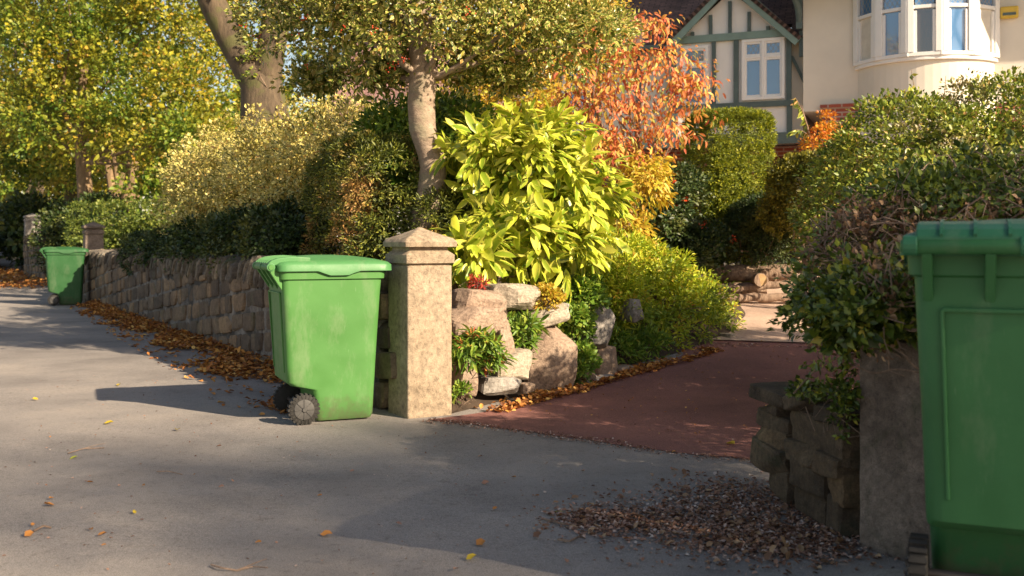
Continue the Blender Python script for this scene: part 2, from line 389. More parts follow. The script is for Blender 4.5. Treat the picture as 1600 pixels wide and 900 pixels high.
gr = strip(curve([(1.5, 10.2), (2.0, 12), (2.4, 14), (2.5, 17.4)], 60), curve([(7, 9.3), (8, 12), (8, 14), (8, 17.2)], 60), 40, 0.016)
tag(sheet('gravel_drive', gr, M['gravel']), kind='structure')
# garden soil behind the wall: rises in a bank from the drive
Wi = np.array([-0.60, 7.12])+np.linspace(0, 18, 120)[:, None]*U[None]
Lz = Lc[::1]
t = np.concatenate([np.linspace(0, 0.3, 22), np.linspace(0.34, 1, 20)])
g = Lz[:, None, :]*(1-t)[None, :, None]+Wi[:, None, :]*t[None, :, None]
wd = np.linalg.norm(Lz-Wi, axis=1)[:, None]
dist = t[None, :]*wd
z0 = gz(g[..., 0], g[..., 1])*0+gz(Lz[:, 0], Lz[:, 1])[:, None]-0.01
top = 0.66+0.035*np.clip(g[..., 1]-8, 0, 10)
z = z0+(top-z0)*sstep(0.0, 0.75, dist+0.0)+0.03*np.sin(g[..., 0]*5)*np.sin(g[..., 1]*4)*sstep(0, .4, dist)
tag(sheet('garden_soil', np.concatenate([g, z[..., None]], -1), M['soil']), kind='structure')
def soilz(x, y):
    return 0.66+0.035*max(0, min(y-8, 10))
# garden soil right of the drive
g = strip(curve([(1.78, 4.35), (2.4, 5.6), (3.4, 6.8), (4.6, 7.5), (6.2, 8.4), (8, 9.0)], 40), curve([(2.2, 3.6), (4, 4.2), (6, 5), (8, 5), (10, 6), (12, 7)], 40), 20, 0.012)
tag(sheet('garden_bed', g, M['soil']), kind='structure')

# ---------------------------------------------------------------- wheelie bins
def ring(x0, x1, hw, z, r=0.05, ns=8, nc=5):
    pts = []
    cs = [(x1-r, hw-r, 0), (x0+r, hw-r, 90), (x0+r, -hw+r, 180), (x1-r, -hw+r, 270)]
    for i, (cx, cy, a0) in enumerate(cs):
        for k in range(nc):
            a = R(a0+90*k/(nc-1)); pts.append((cx+r*math.cos(a), cy+r*math.sin(a)))
        nx = cs[(i+1) % 4]; a = R(a0+90)
        p = (cx+r*math.cos(a), cy+r*math.sin(a)); q = (nx[0]+r*math.cos(R(nx[2])), nx[1]+r*math.sin(R(nx[2])))
        for k in range(1, ns): pts.append((p[0]+(q[0]-p[0])*k/ns, p[1]+(q[1]-p[1])*k/ns))
    return [(x, y, z) for x, y in pts]
def plastic(name, col, rough=0.42, dust=0.25):
    m, n, l, b = mat(name)
    c = ramp(n, l, noise(n, l, 2.2, 5, 0.6), [(0.3, tuple(x*0.88 for x in col)), (0.7, tuple(min(1, x*1.10+0.008) for x in col))])
    f = ramp(n, l, noise(n, l, 7, 6, 0.75, stretch=(1, 1, 0.35)), [(0.52, (0, 0, 0)), (0.75, (dust,)*3)])
    c = mix(n, l, f, c, (0.34, 0.33, 0.25))
    f = ramp(n, l, noise(n, l, 70, 2, 0.8, stretch=(1, 1, 0.15)), [(0.68, (0, 0, 0)), (0.78, (dust*0.5,)*3)])
    c = mix(n, l, f, c, (0.5, 0.55, 0.42))
    # mud splashed up from the ground
    tc = n.new('ShaderNodeTexCoord'); sx = n.new('ShaderNodeSeparateXYZ'); l.new(tc.outputs['Object'], sx.inputs[0])
    ad = n.new('ShaderNodeMath'); ad.operation = 'MULTIPLY_ADD'; l.new(noise(n, l, 18, 4, 0.7), ad.inputs[0]); ad.inputs[1].default_value = 0.5; l.new(sx.outputs[2], ad.inputs[2])
    f = ramp(n, l, ad.outputs[0], [(0.24, (0.55,)*3), (0.42, (0, 0, 0))]); c = mix(n, l, f, c, (0.11, 0.085, 0.055))
    l.new(c, b.inputs['Base Color']); b.inputs['Specular IOR Level'].default_value = 0.35
    rr = ramp(n, l, noise(n, l, 9, 4, 0.7), [(0.3, (rough,)*3), (0.7, (rough+0.2,)*3)]); l.new(rr, b.inputs['Roughness'])
    p = bump(n, l, noise(n, l, 2.5, 2, 0.5), 0.35, 0.03, b); bump(n, l, noise(n, l, 240, 2, 0.6), 0.12, 0.002, b, p); return m
M['rubber'] = plain('tyre_rubber', (0.022, 0.02, 0.018), 0.8, var=0.4, sc=30, bmp=0.3)
M['hubgrey'] = plain('wheel_plastic', (0.06, 0.057, 0.055), 0.6, var=0.25, sc=20)
M['axle'] = plain('axle_steel', (0.12, 0.10, 0.09), 0.5, 0.6)
def wheelie_bin(label, loc, rz, m, group, mlid=None, scale=1.0, back_detail=True, lidlift=0):
    mlid = mlid or m
    t = thing('wheelie_bin', label, 'wheelie bin', loc, rz, group, scale)
    b = MB()
    # body sections, wheel notch at the back foot
    sec = [(-.09, .272, .215, .012, .03), (-.105, .287, .23, .04), (-.115, .292, .236, .17), (-.13, .294, .238, .215), (-.255, .295, .240, .245), (-.285, .297, .242, .27),
           (-.292, .302, .246, .38), (-.304, .314, .255, .6), (-.318, .328, .267, .85), (-.322, .335, .270, .925)]
    rings = [ring(s[0], s[1], s[2], s[3], s[4] if len(s) > 4 else .045) for s in sec]
    rings += [ring(-.337, .352, .285, .932), ring(-.340, .356, .288, .985, .05), ring(-.330, .346, .278, .990), ring(-.322, .338, .270, .96)]
    b.loft(rings, True, True)
    b.build('body', m, t, auto=True)
    # recessed back panel ribs and top cross rib
    if back_detail:
        for y in (-.20, .20, ):
            r_ = MB(); r_.bar((-.290, y*.93, .33), (-.325, y, .84), .010, .012, up=(1, 0, 0)); r_.build('panel_rib', m, t, bevel=.003)
        r_ = MB(); r_.bar((-.325, -.20, .84), (-.325, .20, .84), .012, .010, up=(1, 0, 0)); r_.build('panel_rib', m, t, bevel=.003)
    # brackets carrying the handle
    for y in (-.235, -.085, .085, .235):
        g_ = MB(); g_.prism([(-.318, .86), (-.318, .975), (-.385, 1.02), (-.40, .985), (-.345, .90)], y-.013, y+.013); g_.build('handle_bracket', m, t, bevel=.004)
    h = MB(); h.tube([(-.395, -.298, 1.008), (-.395, -.29, 1.008), (-.395, .29, 1.008), (-.395, .298, 1.008)], [.015, .021, .021, .015], 16); h.build('handle', m, t, auto=True)
    # lid: domed, with a skirt that dips at the middle of each side
    L = MB()
    def lr(x0, x1, hw, z, r=.06, dip=0, zb=0): 
        out = []
        for (x, y, zz) in ring(x0, x1, hw, z, r, ns=16):
            if dip and abs(y) > hw-.004: zz -= dip*float(sstep(-.10, -.02, x)-sstep(.09, .18, x))
            if dip and x > x1-.004: zz -= dip*float(sstep(-.14, -.08, y)-sstep(.08, .14, y))
            out.append((x, y, zz))
        return out
    rr = [lr(-.350, .385, .292, 1.012, dip=0), lr(-.355, .392, .300, .985, dip=.026), lr(-.358, .400, .307, .983, dip=.028), lr(-.358, .398, .305, 1.022), lr(-.350, .380, .292, 1.040, .07)]
    for k in (0.82, 0.62, 0.4, 0.18):
        z = 1.040+0.045*(1-k**2.2)
        rr.append(lr(-.350*k-.01, .380*k+.005, .292*k, z, .07*k+.005))
    L.loft(rr, False, True)
    lid = L.build('lid', mlid, t, auto=True)
    hb = MB()
    # raised hinge shell across the back of the lid
    prof = [(-.408, 1.020), (-.408, 1.035), (-.388, 1.052), (-.350, 1.066), (-.29, 1.074), (-.22, 1.076), (-.14, 1.070), (-.14, 1.03), (-.34, 1.03), (-.36, 1.020)]
    hb.prism(prof, -.262, .262); hb.build('hinge_shell', mlid, lid, bevel=.006, seg=3)
    for y in (-.20, -.12, -.04, .04, .12, .20):
        q = MB()
        q.prism([(x-(0.004 if x < -.3 else 0), z_+.005) for x, z_ in prof[1:6]]+[(x, z_-.004) for x, z_ in prof[1:6]][::-1], y-.004, y+.004); q.build('lid_rib', mlid, lid)
    for y in (-.275, 0, .275):
        q = MB(); q.tube([(-.395, y-.018, 1.010), (-.395, y+.018, 1.010)], .027, 14); q.build('hinge', mlid, lid, bevel=.003)
    # wheels
    a = MB(); a.tube([(-.185, -.25, .1), (-.185, .25, .1)], .012, 10); a.build('axle', M['axle'], t)
    for s in (-1, 1):
        y = s*.262; w = MB()
        w.tube([(-.185, y-.024, .1), (-.185, y-.019, .1), (-.185, y+.019, .1), (-.185, y+.024, .1)], [.086, .094, .094, .086], 36)
        for k in range(22):
            an = k*2*math.pi/22; c = (-.185+.096*math.cos(an), y, .1+.096*math.sin(an))
            w.box(c, (.012, .046, .015), ax=Matrix.Rotation(-an, 3, 'Y'))
            c = (-.185+.080*math.cos(an), y+s*.022, .1+.080*math.sin(an)); w.box(c, (.016, .010, .008), ax=Matrix.Rotation(-an, 3, 'Y'))
        wh = w.build('wheel', M['rubber'], t, auto=True)
        hb_ = MB(); hb_.tube([(-.185, y+s*.018, .1), (-.185, y+s*.027, .1), (-.185, y+s*.030, .1)], [.066, .064, .05], 30)
        hb_.tube([(-.185, y+s*.028, .1), (-.185, y+s*.040, .1)], [.019, .013], 16)
        for k in range(8):
            an = k*math.pi/4; hb_.box((-.185+.040*math.cos(an), y+s*.031, .1+.040*math.sin(an)), (.045, .006, .005), ax=Matrix.Rotation(-an, 3, 'Y'))
        hb_.build('hub', M['hubgrey'], wh, auto=True)
    return t
gb = 'green wheelie bins put out on the pavement'
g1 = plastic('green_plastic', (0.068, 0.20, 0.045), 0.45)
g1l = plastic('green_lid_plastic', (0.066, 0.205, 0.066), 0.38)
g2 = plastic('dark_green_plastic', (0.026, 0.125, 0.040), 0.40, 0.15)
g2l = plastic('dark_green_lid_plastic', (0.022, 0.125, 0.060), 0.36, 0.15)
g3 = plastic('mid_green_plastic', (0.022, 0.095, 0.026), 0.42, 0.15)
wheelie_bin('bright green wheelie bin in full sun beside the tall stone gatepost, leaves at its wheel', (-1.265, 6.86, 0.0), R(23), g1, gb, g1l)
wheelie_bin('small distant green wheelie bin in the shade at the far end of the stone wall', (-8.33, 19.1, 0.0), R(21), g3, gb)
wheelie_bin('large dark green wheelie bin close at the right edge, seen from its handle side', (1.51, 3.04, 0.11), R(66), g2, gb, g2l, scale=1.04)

# ---------------------------------------------------------------- gateposts and walls
def gatepost(label, corner, w, h, m, group, cap=True, cat='gatepost', ang=None):
    """corner = the ground corner nearest the road gate; axes follow the boundary"""
    ang = math.atan2(U[1], U[0]) if ang is None else ang
    c = np.array(corner)+U*w/2-N_*w/2
    z = float(gz(c[0], c[1]))
    t = thing('gatepost', label, cat, (c[0], c[1], z), ang, group)
    def rect(hw, zz): return ring(-hw, hw, hw, zz, min(.012, hw*.5), ns=5, nc=3)
    s = MB(); s.loft([rect(w/2, -.1)]+[rect(w/2+.001*math.sin(k*2.1), k*h*.8/12) for k in range(13)]+[rect(w/2-.004, h*.8+.003)]); s.build('shaft', m, t, bevel=.004)
    if cap:
        k = h*.8; q = MB()
        q.loft([rect(w/2-.012, k), rect(w/2-.012, k+.012), rect(w/2+.014, k+.02), rect(w/2+.016, k+.075), rect(w/2-.02, k+.105), rect(w/2-.02, k+.125),
                rect(w/2+.026, k+.13), rect(w/2+.030, k+.16), rect(w/2+.01, k+.185), rect(w*.25, k+.225), rect(w*.09, k+.25), rect(.012, k+.262)])
        q.build('cap', m, t, auto=True)
    return t
gatepost('tall sandstone gatepost with a stepped pyramid cap beside the bright green bin', (-.690, 6.765), .33, 1.26, M['sandstone'], 'stone gateposts')
gatepost('dark weathered gatepost on the right with ivy growing over its top', (1.51, 3.62), .36, 1.0, M['darkpost'], 'stone gateposts', cap=False)
e = np.array([-.92, 7.18])+U*14.9
gatepost('distant squat gatepost with a pyramid cap, behind the small bin at the wall end', e, .34, 1.62, M['darkpost'], 'stone gateposts')
e2 = np.array([-.92, 7.18])+U*28.2
gatepost('tall pale pier standing furthest along the road at the left edge', e2, .44, 2.25, M['rock_grey'], 'stone gateposts')
e3 = np.array([-.92, 7.18])+U*33.5
gatepost('slim pale pier just left of and behind the tall furthest pier', e3+np.array([-.9, 0]), .34, 2.2, M['rock_pale'], 'stone gateposts')

def coursed_wall(name, label, F0, s0_, s1_, seed, rowh=.205, dip=.10, top_=.78, depth=.32, cop=True):
    r = np.random.default_rng(seed)
    ang = math.atan2(U[1], U[0])
    def W3(s, tt, z): p = np.array(F0)+U*s-N_*tt; return (p[0], p[1], z)
    root = thing(name, label, 'wall', W3(s0_, 0, 0), 0, None)
    o = np.array(W3(s0_, 0, 0))
    ca, sa = math.cos(ang), math.sin(ang)
    core = MB(); L = s1_-s0_
    core.box(np.array(W3((s0_+s1_)/2, depth/2-.005, top_/2))-o, (L, depth+.02, top_+.1), rz=ang); core.build('mortar_core', M['mortar'], root)
    st = MB(); a_ = math.atan(dip)
    for k in range(-1, 14):
        s = s0_-.1+r.uniform(-.2, 0)
        while s < s1_:
            ln = r.uniform(.17, .48); zc = (k+.5)*rowh-dip*(s+ln/2)
            zz0 = max(zc-rowh/2+.008, -.05); zz1 = min(zc+rowh/2-.008, top_+.02)
            if zz1-zz0 > .035:
                hh = zz1-zz0; c = W3(s+ln/2, .05+r.uniform(-.012, .014), (zz0+zz1)/2)
                m = Matrix.Rotation(ang, 3, 'Z') @ Matrix.Rotation(a_, 3, 'Y')
                stone(st, np.array(c)-o, (ln-.012, .17, hh-.004), m, seed=int(r.integers(1e6)), rnd=9, amp=.035)
            s += ln
    st.build('stonework', M['wallstone'], root, smooth=False)
    if cop:
        cp = MB(); s = s0_
        while s < s1_:
            th = r.uniform(.05, .11); c = W3(s, depth/2-.01+r.uniform(-.02, .02), top_+.075+r.uniform(-.02, .03))
            m = Matrix.Rotation(ang, 3, 'Z') @ Matrix.Rotation(-R(38)+r.uniform(-.16, .16), 3, 'Y') @ Matrix.Rotation(r.uniform(-.08, .08), 3, 'X')
            stone(cp, np.array(c)-o, (th, depth+.06+r.uniform(-.03, .05), .34), m, seed=int(r.integers(1e6)), rnd=6, amp=.06)
            s += th*1.12
        cp.build('coping', M['coping'], root)
    return root
coursed_wall('stone_wall', 'long low stone wall with sloping rough coping stones running from the bright bin away to the small bin', (-.915, 7.15), .0, 14.9, 5)
coursed_wall('stone_wall', 'short far stretch of dark stone wall between the distant squat gatepost and the tall pale pier', (-.915, 7.15), 22.5, 28.2, 8, top_=1.15, dip=.02)
coursed_wall('stone_wall', 'furthest stone wall running on beyond the slim pale pier at the left edge', (-1.9, 7.15), 34, 60, 9, top_=1.35, dip=.02, cop=False)

# dry stone stub between the right gatepost and the drive
def stub():
    root = thing('stone_wall', 'broken stub of dark rough rock wall left of the ivy covered gatepost', 'wall', (1.3, 4.3, 0), 0)
    A = np.array([1.30, 4.00]); B = np.array([1.13, 4.86]); d = (B-A)/np.linalg.norm(B-A); nrm = np.array([-d[1], d[0]])
    ang = math.atan2(d[1], d[0]); Ln = np.linalg.norm(B-A)
    rows = [  # (z0, z1, [s edges]) read right (near) to left (far)
        (0.0, .16, [(0, .17), (.17, .46), (.47, .70)]), (0.13, .27, [(.0, .14), (.15, .44), (.50, .84)]), (.24, .34, [(.02, .22), (.23, .50), (.52, .88)]),
        (.29, .48, [(.0, .50)]), (.33, .42, [(.53, .85)]), (.42, .49, [(.52, .82)]), (.475, .545, [(.02, .26), (.27, .50), (.50, .84)])]
    i = 0
    mb = MB()
    rows = [(a*.92, b*.92, e) for a, b, e in rows]
    for z0_, z1_, ed in rows:
        for (a, b_) in ed:
            i += 1; c = A+d*(a+b_)/2-nrm*0.0
            off = np.array([.17, .05])+np.array([math.sin(i*7)*.02, 0])
            stone(mb, (c[0]+off[0]-1.3, c[1]+off[1]-4.3, (z0_+z1_)/2), (b_-a-.004, .36, z1_-z0_+.004), Matrix.Rotation(ang+math.sin(i*3)*.05, 3, 'Z') @ Matrix.Rotation(math.sin(i*5)*.06, 3, 'Y'), seed=40+i, rnd=16, amp=.045, fine=True)
    mb.build('rocks', M['rock_brown'], root)
    c = MB(); cc = (A+B)/2+np.array([.24, .06]); c.box((cc[0]-1.3, cc[1]-4.3, .22), (Ln*.82, .24, .44), rz=ang); c.build('earth_fill', M['soil'], root)
    return root
stub()

# ---------------------------------------------------------------- rockery stones by the drive
def rock(label, px, py, d, w, h, m, depth=None, roll=0, seed=0, rnd=4):
    c = at(px, py, d); wx = w/F*d; hz = h/F*d; dp = depth or min(wx, .3)
    mb = MB(); stone(mb, (0, 0, 0), (wx*1.05, dp, hz*1.06), Matrix.Rotation(R(27), 3, 'Z') @ Matrix.Rotation(R(roll), 3, 'Y'), seed=seed*13+3, rnd=rnd+4, amp=.075, fine=True)
    o = mb.build('rock', m); o.location = (c[0], c[1]+dp*.3, c[2])
    return tag(o, label, 'rock', 'rockery stones beside the drive')
RP, RL, RG = M['rock_pink'], M['rock_pale'], M['rock_grey']
rock('long buff rock on the top course of the rockery beside the tall gatepost', 742, 470, 7.55, 78, 32, RP, .35, 6, 1)
rock('pale block at the top of the rockery under the big yellow leaved bush', 800, 464, 7.85, 74, 38, RL, .35, 0, 2)
rock('pale flat slanting rock in the middle of the rockery, above the big upright one', 846, 495, 7.95, 70, 28, RL, .35, -12, 3)
rock('wide pinkish square rock against the tall gatepost, second from the top', 742, 506, 7.42, 88, 48, RP, .32, 3, 4)
rock('narrow pink rock standing on end between the wide square rock and the dark gap', 780, 532, 7.55, 30, 62, RP, .25, -5, 5)
rock('largest rock of the rockery, upright smooth pinkish slab at the drive edge', 858, 560, 7.98, 78, 98, RP, .28, 4, 6, 3.5)
rock('small upright pink rock at the foot of the gatepost', 725, 590, 7.18, 30, 62, RP, .2, 4, 7)
rock('pale cream rock low in the rockery, on top of the long flat base stone', 795, 572, 7.5, 68, 44, RL, .28, -4, 8)
rock('long flat grey base stone lying on the leaves at the drive edge', 776, 603, 7.4, 72, 27, RG, .26, 2, 9)
rock('jagged grey rock half hidden by ferns right of the big upright slab', 930, 512, 8.6, 42, 66, RG, .3, 12, 10, 3)
rock('pale pointed grey stone poking out among the yellow green ground cover', 988, 486, 9.0, 26, 34, RG, .2, 8, 11, 3)
rock('low pinkish rock at the drive edge right of the fern clump', 940, 566, 8.65, 44, 42, RP, .26, -10, 12)
rock('small buff rock at the kerb under the jagged grey one', 915, 590, 8.4, 26, 22, RP, .2, 0, 13)
rock('little rounded pale stone at the gravel edge, end of the planting', 1141, 532, 10.25, 22, 20, RL, .18, 0, 14)
rock('little pink stone at the gravel edge beside the last rounded one', 1118, 541, 10.1, 18, 14, RP, .15, 0, 15)
rock('small pale wedge stone between the wide square rock and the cream rock', 765, 552, 7.45, 26, 20, RL, .15, 8, 21)
rock('small brown stone at the drive edge under the upright slab, left corner', 822, 607, 7.6, 22, 15, RP, .12, 0, 22)
rock('small grey stone half buried by the orange cushion plant', 872, 482, 8.1, 24, 18, RG, .15, 10, 23)
rock('flat buff stone lying between the fern clump and the drive', 975, 580, 8.75, 34, 14, RP, .2, -3, 24)
# dark infill stones tucked in the rockery
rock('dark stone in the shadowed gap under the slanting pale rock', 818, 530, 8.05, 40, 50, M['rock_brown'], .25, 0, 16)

# ---------------------------------------------------------------- log pile
def log(label, p0, p1, r0, seed):
    t = thing('log', label, 'log', p0, 0, 'cut logs lying at the gravel edge')
    p0 = np.array(p0); p1 = np.array(p1); r = np.random.default_rng(seed); n = 9
    pts = [(p1-p0)*k/(n-1)+np.append(r.normal(size=2)*.008, r.normal()*.006) for k in range(n)]
    b = MB(); b.tube(pts, [r0*(1+.05*r.normal()) for _ in range(n)], 14); b.build('bark', M['twig'], t, auto=True)
    d = (pts[-1]-pts[0])/np.linalg.norm(pts[-1]-pts[0])
    for q, s in ((pts[0], -1), (pts[-1], 1)):
        e_ = MB(); e_.tube([q, q+d*s*.004], r0*.86, 14); e_.build('cut_end', M['wood_end'], t)
lz = float(gz(3.0, 12.8))
log('thick upper log lying across the back of the pile', (2.5, 12.95, lz+.33), (3.55, 12.75, lz+.35), .10, 1)
log('thick left log under the upper one', (2.45, 12.7, lz+.12), (3.15, 12.78, lz+.13), .10, 2)
log('short log with its round pale cut end facing the drive', (3.00, 12.42, lz+.27), (3.15, 13.0, lz+.24), .085, 3)
log('long thin log lowest and nearest the gravel', (2.55, 12.45, lz+.055), (3.6, 12.40, lz+.06), .055, 4)
log('thin leaning branch log resting on the lowest log', (2.7, 12.52, lz+.15), (3.55, 12.50, lz+.25), .045, 5)

# ================================================================ the half timbered house
TH = R(22)
M['render'] = plain('cream_render', (0.72, 0.67, 0.58), 0.9, var=0.07, sc=1.2, bmp=0.25)
M['panel'] = plain('white_panel', (0.80, 0.78, 0.75), 0.9, var=0.05, sc=2, bmp=0.2)
M['beam'] = plain('green_painted_timber', (0.085, 0.122, 0.118), 0.6, var=0.2, sc=5)
M['barge'] = plain('sage_bargeboard', (0.19, 0.28, 0.25), 0.55, var=0.12, sc=5)
M['frame'] = plain('white_frame', (0.80, 0.79, 0.77), 0.4, var=0.03, sc=5)
M['curtain'] = plain('net_curtain', (0.62, 0.58, 0.5), 0.9, var=0.12, sc=6)
M['inside'] = plain('dark_interior', (0.035, 0.026, 0.02), 0.9, var=0.5, sc=2)
M['alarm'] = plain('yellow_alarm_case', (0.62, 0.42, 0.05), 0.4)
def roof_mat(nm, c1, c2):
    m, n, l, b = mat(nm)
    br = n.new('ShaderNodeTexBrick'); br.inputs['Scale'].default_value = 4.5; br.inputs['Mortar Size'].default_value = 0.018
    br.inputs['Color1'].default_value = (*c1, 1); br.inputs['Color2'].default_value = (*c2, 1); br.inputs['Mortar'].default_value = (c1[0]*.3, c1[1]*.3, c1[2]*.3, 1)
    tc = n.new('ShaderNodeTexCoord'); l.new(tc.outputs['UV'], br.inputs['Vector'])
    c = mix(n, l, 1.0, br.outputs['Color'], ramp(n, l, noise(n, l, 2.5, 5, 0.7), [(0.3, (0.6,)*3), (0.7, (1.3,)*3)]), 'MULTIPLY')
    l.new(c, b.inputs['Base Color']); b.inputs['Roughness'].default_value = 0.9; bump(n, l, br.outputs['Fac'], -0.6, 0.02, b); return m
M['roof'] = roof_mat('brown_roof_tile', (0.10, 0.060, 0.050), (0.17, 0.10, 0.08))
M['roof_pink'] = roof_mat('pinkish_roof_tile', (0.24, 0.13, 0.12), (0.34, 0.19, 0.17))
def brick_mat():
    m, n, l, b = mat('red_brick')
    br = n.new('ShaderNodeTexBrick'); br.inputs['Scale'].default_value = 1.0; br.inputs['Mortar Size'].default_value = 0.012; br.inputs['Brick Width'].default_value = .225; br.inputs['Row Height'].default_value = .075
    br.inputs['Color1'].default_value = (0.36, 0.085, 0.05, 1); br.inputs['Color2'].default_value = (0.24, 0.06, 0.04, 1); br.inputs['Mortar'].default_value = (0.4, 0.3, 0.25, 1)
    tc = n.new('ShaderNodeTexCoord'); mp = n.new('ShaderNodeMapping'); mp.inputs['Rotation'].default_value = (R(90), 0, 0); l.new(tc.outputs['Object'], mp.inputs[0]); l.new(mp.outputs[0], br.inputs['Vector'])
    l.new(br.outputs['Color'], b.inputs['Base Color']); b.inputs['Roughness'].default_value = 0.9; return m
M['brick'] = brick_mat()
def glass_mat(nm, lattice=False, tint=(0.06, 0.18, 0.38)):  # default tint paints the blue sky reflection into the glass colour
    m, n, l, b = mat(nm)
    b.inputs['Base Color'].default_value = (*tint, 1); b.inputs['Roughness'].default_value = 0.06; b.inputs['Specular IOR Level'].default_value = 0.9
    b.inputs['Coat Weight'].default_value = 1.0; b.inputs['Coat Roughness'].default_value = 0.03; b.inputs['Coat IOR'].default_value = 2.1
    if lattice:
        tc = n.new('ShaderNodeTexCoord'); sx = n.new('ShaderNodeSeparateXYZ'); l.new(tc.outputs['Object'], sx.inputs[0])
        outs = []
        for sg in (1, -1):
            a = n.new('ShaderNodeMath'); a.operation = 'MULTIPLY_ADD'; l.new(sx.outputs[2], a.inputs[0]); a.inputs[1].default_value = sg*0.62; l.new(sx.outputs[0], a.inputs[2])
            q = n.new('ShaderNodeMath'); q.operation = 'PINGPONG'; q.inputs[1].default_value = 0.042; l.new(a.outputs[0], q.inputs[0])
            w = n.new('ShaderNodeMath'); w.operation = 'LESS_THAN'; w.inputs[1].default_value = 0.007; l.new(q.outputs[0], w.inputs[0]); outs.append(w.outputs[0])
        mx = n.new('ShaderNodeMath'); mx.operation = 'MAXIMUM'; l.new(outs[0], mx.inputs[0]); l.new(outs[1], mx.inputs[1])
        c = mix(n, l, mx.outputs[0], tint, (0.22, 0.23, 0.24)); l.new(c, b.inputs['Base Color'])
        inv = n.new('ShaderNodeMath'); inv.operation = 'SUBTRACT'; inv.inputs[0].default_value = 1; l.new(mx.outputs[0], inv.inputs[1]); l.new(inv.outputs[0], b.inputs['Coat Weight'])
    return m
M['glass'] = glass_mat('sky_blue_window_glass'); M['lattice'] = glass_mat('sky_blue_leaded_glass', True); M['glass_dark'] = glass_mat('brownish_glass', tint=(0.05, 0.035, 0.022))
def quadroof(name, mat_, parent, p, th=.06):     # p: eave left, eave right, ridge right, ridge left, with UV laid along the slope
    p = [Vector(q) for q in p]; n = (p[1]-p[0]).cross(p[3]-p[0]).normalized()*th
    v = p+[q-n for q in p]; f = [(0, 1, 2, 3), (7, 6, 5, 4), (0, 4, 5, 1), (1, 5, 6, 2), (2, 6, 7, 3), (3, 7, 4, 0)]
    o = obj(name, v, f, mat_, parent); uv = o.data.uv_layers.new(name='UVMap'); w = (p[1]-p[0]).length; h = (p[3]-p[0]).length
    c = [(0, 0), (w/2, 0), (w/2, h), (0, h)]
    for pl in o.data.polygons:
        for li in pl.loop_indices: uv.data[li].uv = c[o.data.loops[li].vertex_index % 4]
    return o
OX, OY = 5.12, 18.0
house = thing('house', 'cream rendered house with half timbered gable and round white bay window', 'house', (OX, OY, 0), -TH)
def hb(name, m, boxes, parent=house, bevel=0):    # boxes given as x0,x1,y0,y1,z0,z1
    b = MB()
    for x0, x1, y0, y1, z0, z1 in boxes: b.box(((x0+x1)/2, (y0+y1)/2, (z0+z1)/2), (x1-x0, y1-y0, z1-z0))
    return b.build(name, m, parent, bevel=bevel)
# main wall (x 0.05..9), and recessed part left of it
GZ0 = 0.6
hb('wall', M['render'], [(0.03, 9, -.30, 4.5, 3.42, 8.2)])
hb('brick_base', M['brick'], [(0.35, 1.0, -.36, -.1, GZ0, 3.46), (1.0, 9, -.27, 4.4, GZ0, 3.415)])
hb('brick_cap', M['brick'], [(0.32, 1.03, -.39, -.30, 3.46, 3.52)])
# upper gable wall, left
GL, GR, GT = -2.32, -.22, 4.78
apx, apz = -1.27, 5.68
wl = MB(); wl.prism([(-5.6, 2.98), (-.02, 2.98), (-.02, 4.78), (-5.6, 4.78)], 0.12, 3.5); wl.build('upper_wall', M['render'], house)
gw = MB(); gw.prism([(GL, 3.0), (GR, 3.0), (GR, GT), (apx, apz), (GL, GT)], -.02, .2); gw.build('gable_wall', M['panel'], house)
# timbers
T = []
def beam(a, b_, w=.10, y=-.045, m='beam', t=.05, nm='timber'):
    q = MB(); q.bar((a[0], y, a[1]), (b_[0], y, b_[1]), t, w, up=(0, 0, 1) if abs(a[0]-b_[0]) > 0.02 else (1, 0, 0)); return q.build(nm, M[m], house)
def vbeam(x, z0, z1, w=.09, y=-.045): 
    q = MB(); q.box((x, y, (z0+z1)/2), (w, .05, z1-z0)); q.build('timber', M['beam'], house)
def hbeam(x0, x1, z, w=.11, y=-.05, m='beam', nm='timber'):
    q = MB(); q.box(((x0+x1)/2, y, z), (x1-x0, .06, w)); q.build(nm, M[m], house)
hbeam(GL, GR+.05, 4.86, .13, -.055, 'barge')
hbeam(GL, GR+.06, 3.62, .10)
hbeam(-5.7, .08, 3.00, .20, -.10, 'beam', 'floor_beam')
for x in (-2.30, -1.56, -1.16, -.24): vbeam(x, 3.67, 4.79) if x != -1.56 else vbeam(x, 3.67, 4.79, .07)
vbeam(-1.02, 3.10, 3.57, .07); vbeam(-2.28, 3.10, 3.57); vbeam(-.23, 3.1, 3.57)
for x in (-4.6, -3.8, -3.0): vbeam(x, 3.1, 4.7, .09, .10)
for x, zt in ((-1.95, 5.0), (-1.62, 5.28), (-1.27, 5.5), (-.93, 5.28), (-.60, 5.0)): vbeam(x, 4.93, zt, .06)
beam((GL-.12, 4.66), (apx+.02, apz+.16), .17, -.20, 'barge', .05, 'bargeboard'); beam((apx-.02, apz+.16), (GR+.16, 4.66), .17, -.203, 'barge', .05, 'bargeboard')
# brace on the recessed wall, and curved eave bracket
q = MB(); q.bar((-.20, .06, 4.45), (.05, .06, 3.9), .05, .09, up=(0, 1, 0)); q.build('timber', M['beam'], house)
q = MB(); q.tube([(-.03, -.36, 4.98), (-.04, -.45, 5.2), (-.10, -.62, 5.4), (-.2, -.85, 5.55)], [.05, .055, .05, .05], 8); q.build('eave_bracket', M['beam'], house)
q = MB(); q.box((-.03, -.345, 5.35), (.10, .09, 1.0)); q.build('eave_bracket', M['beam'], house)
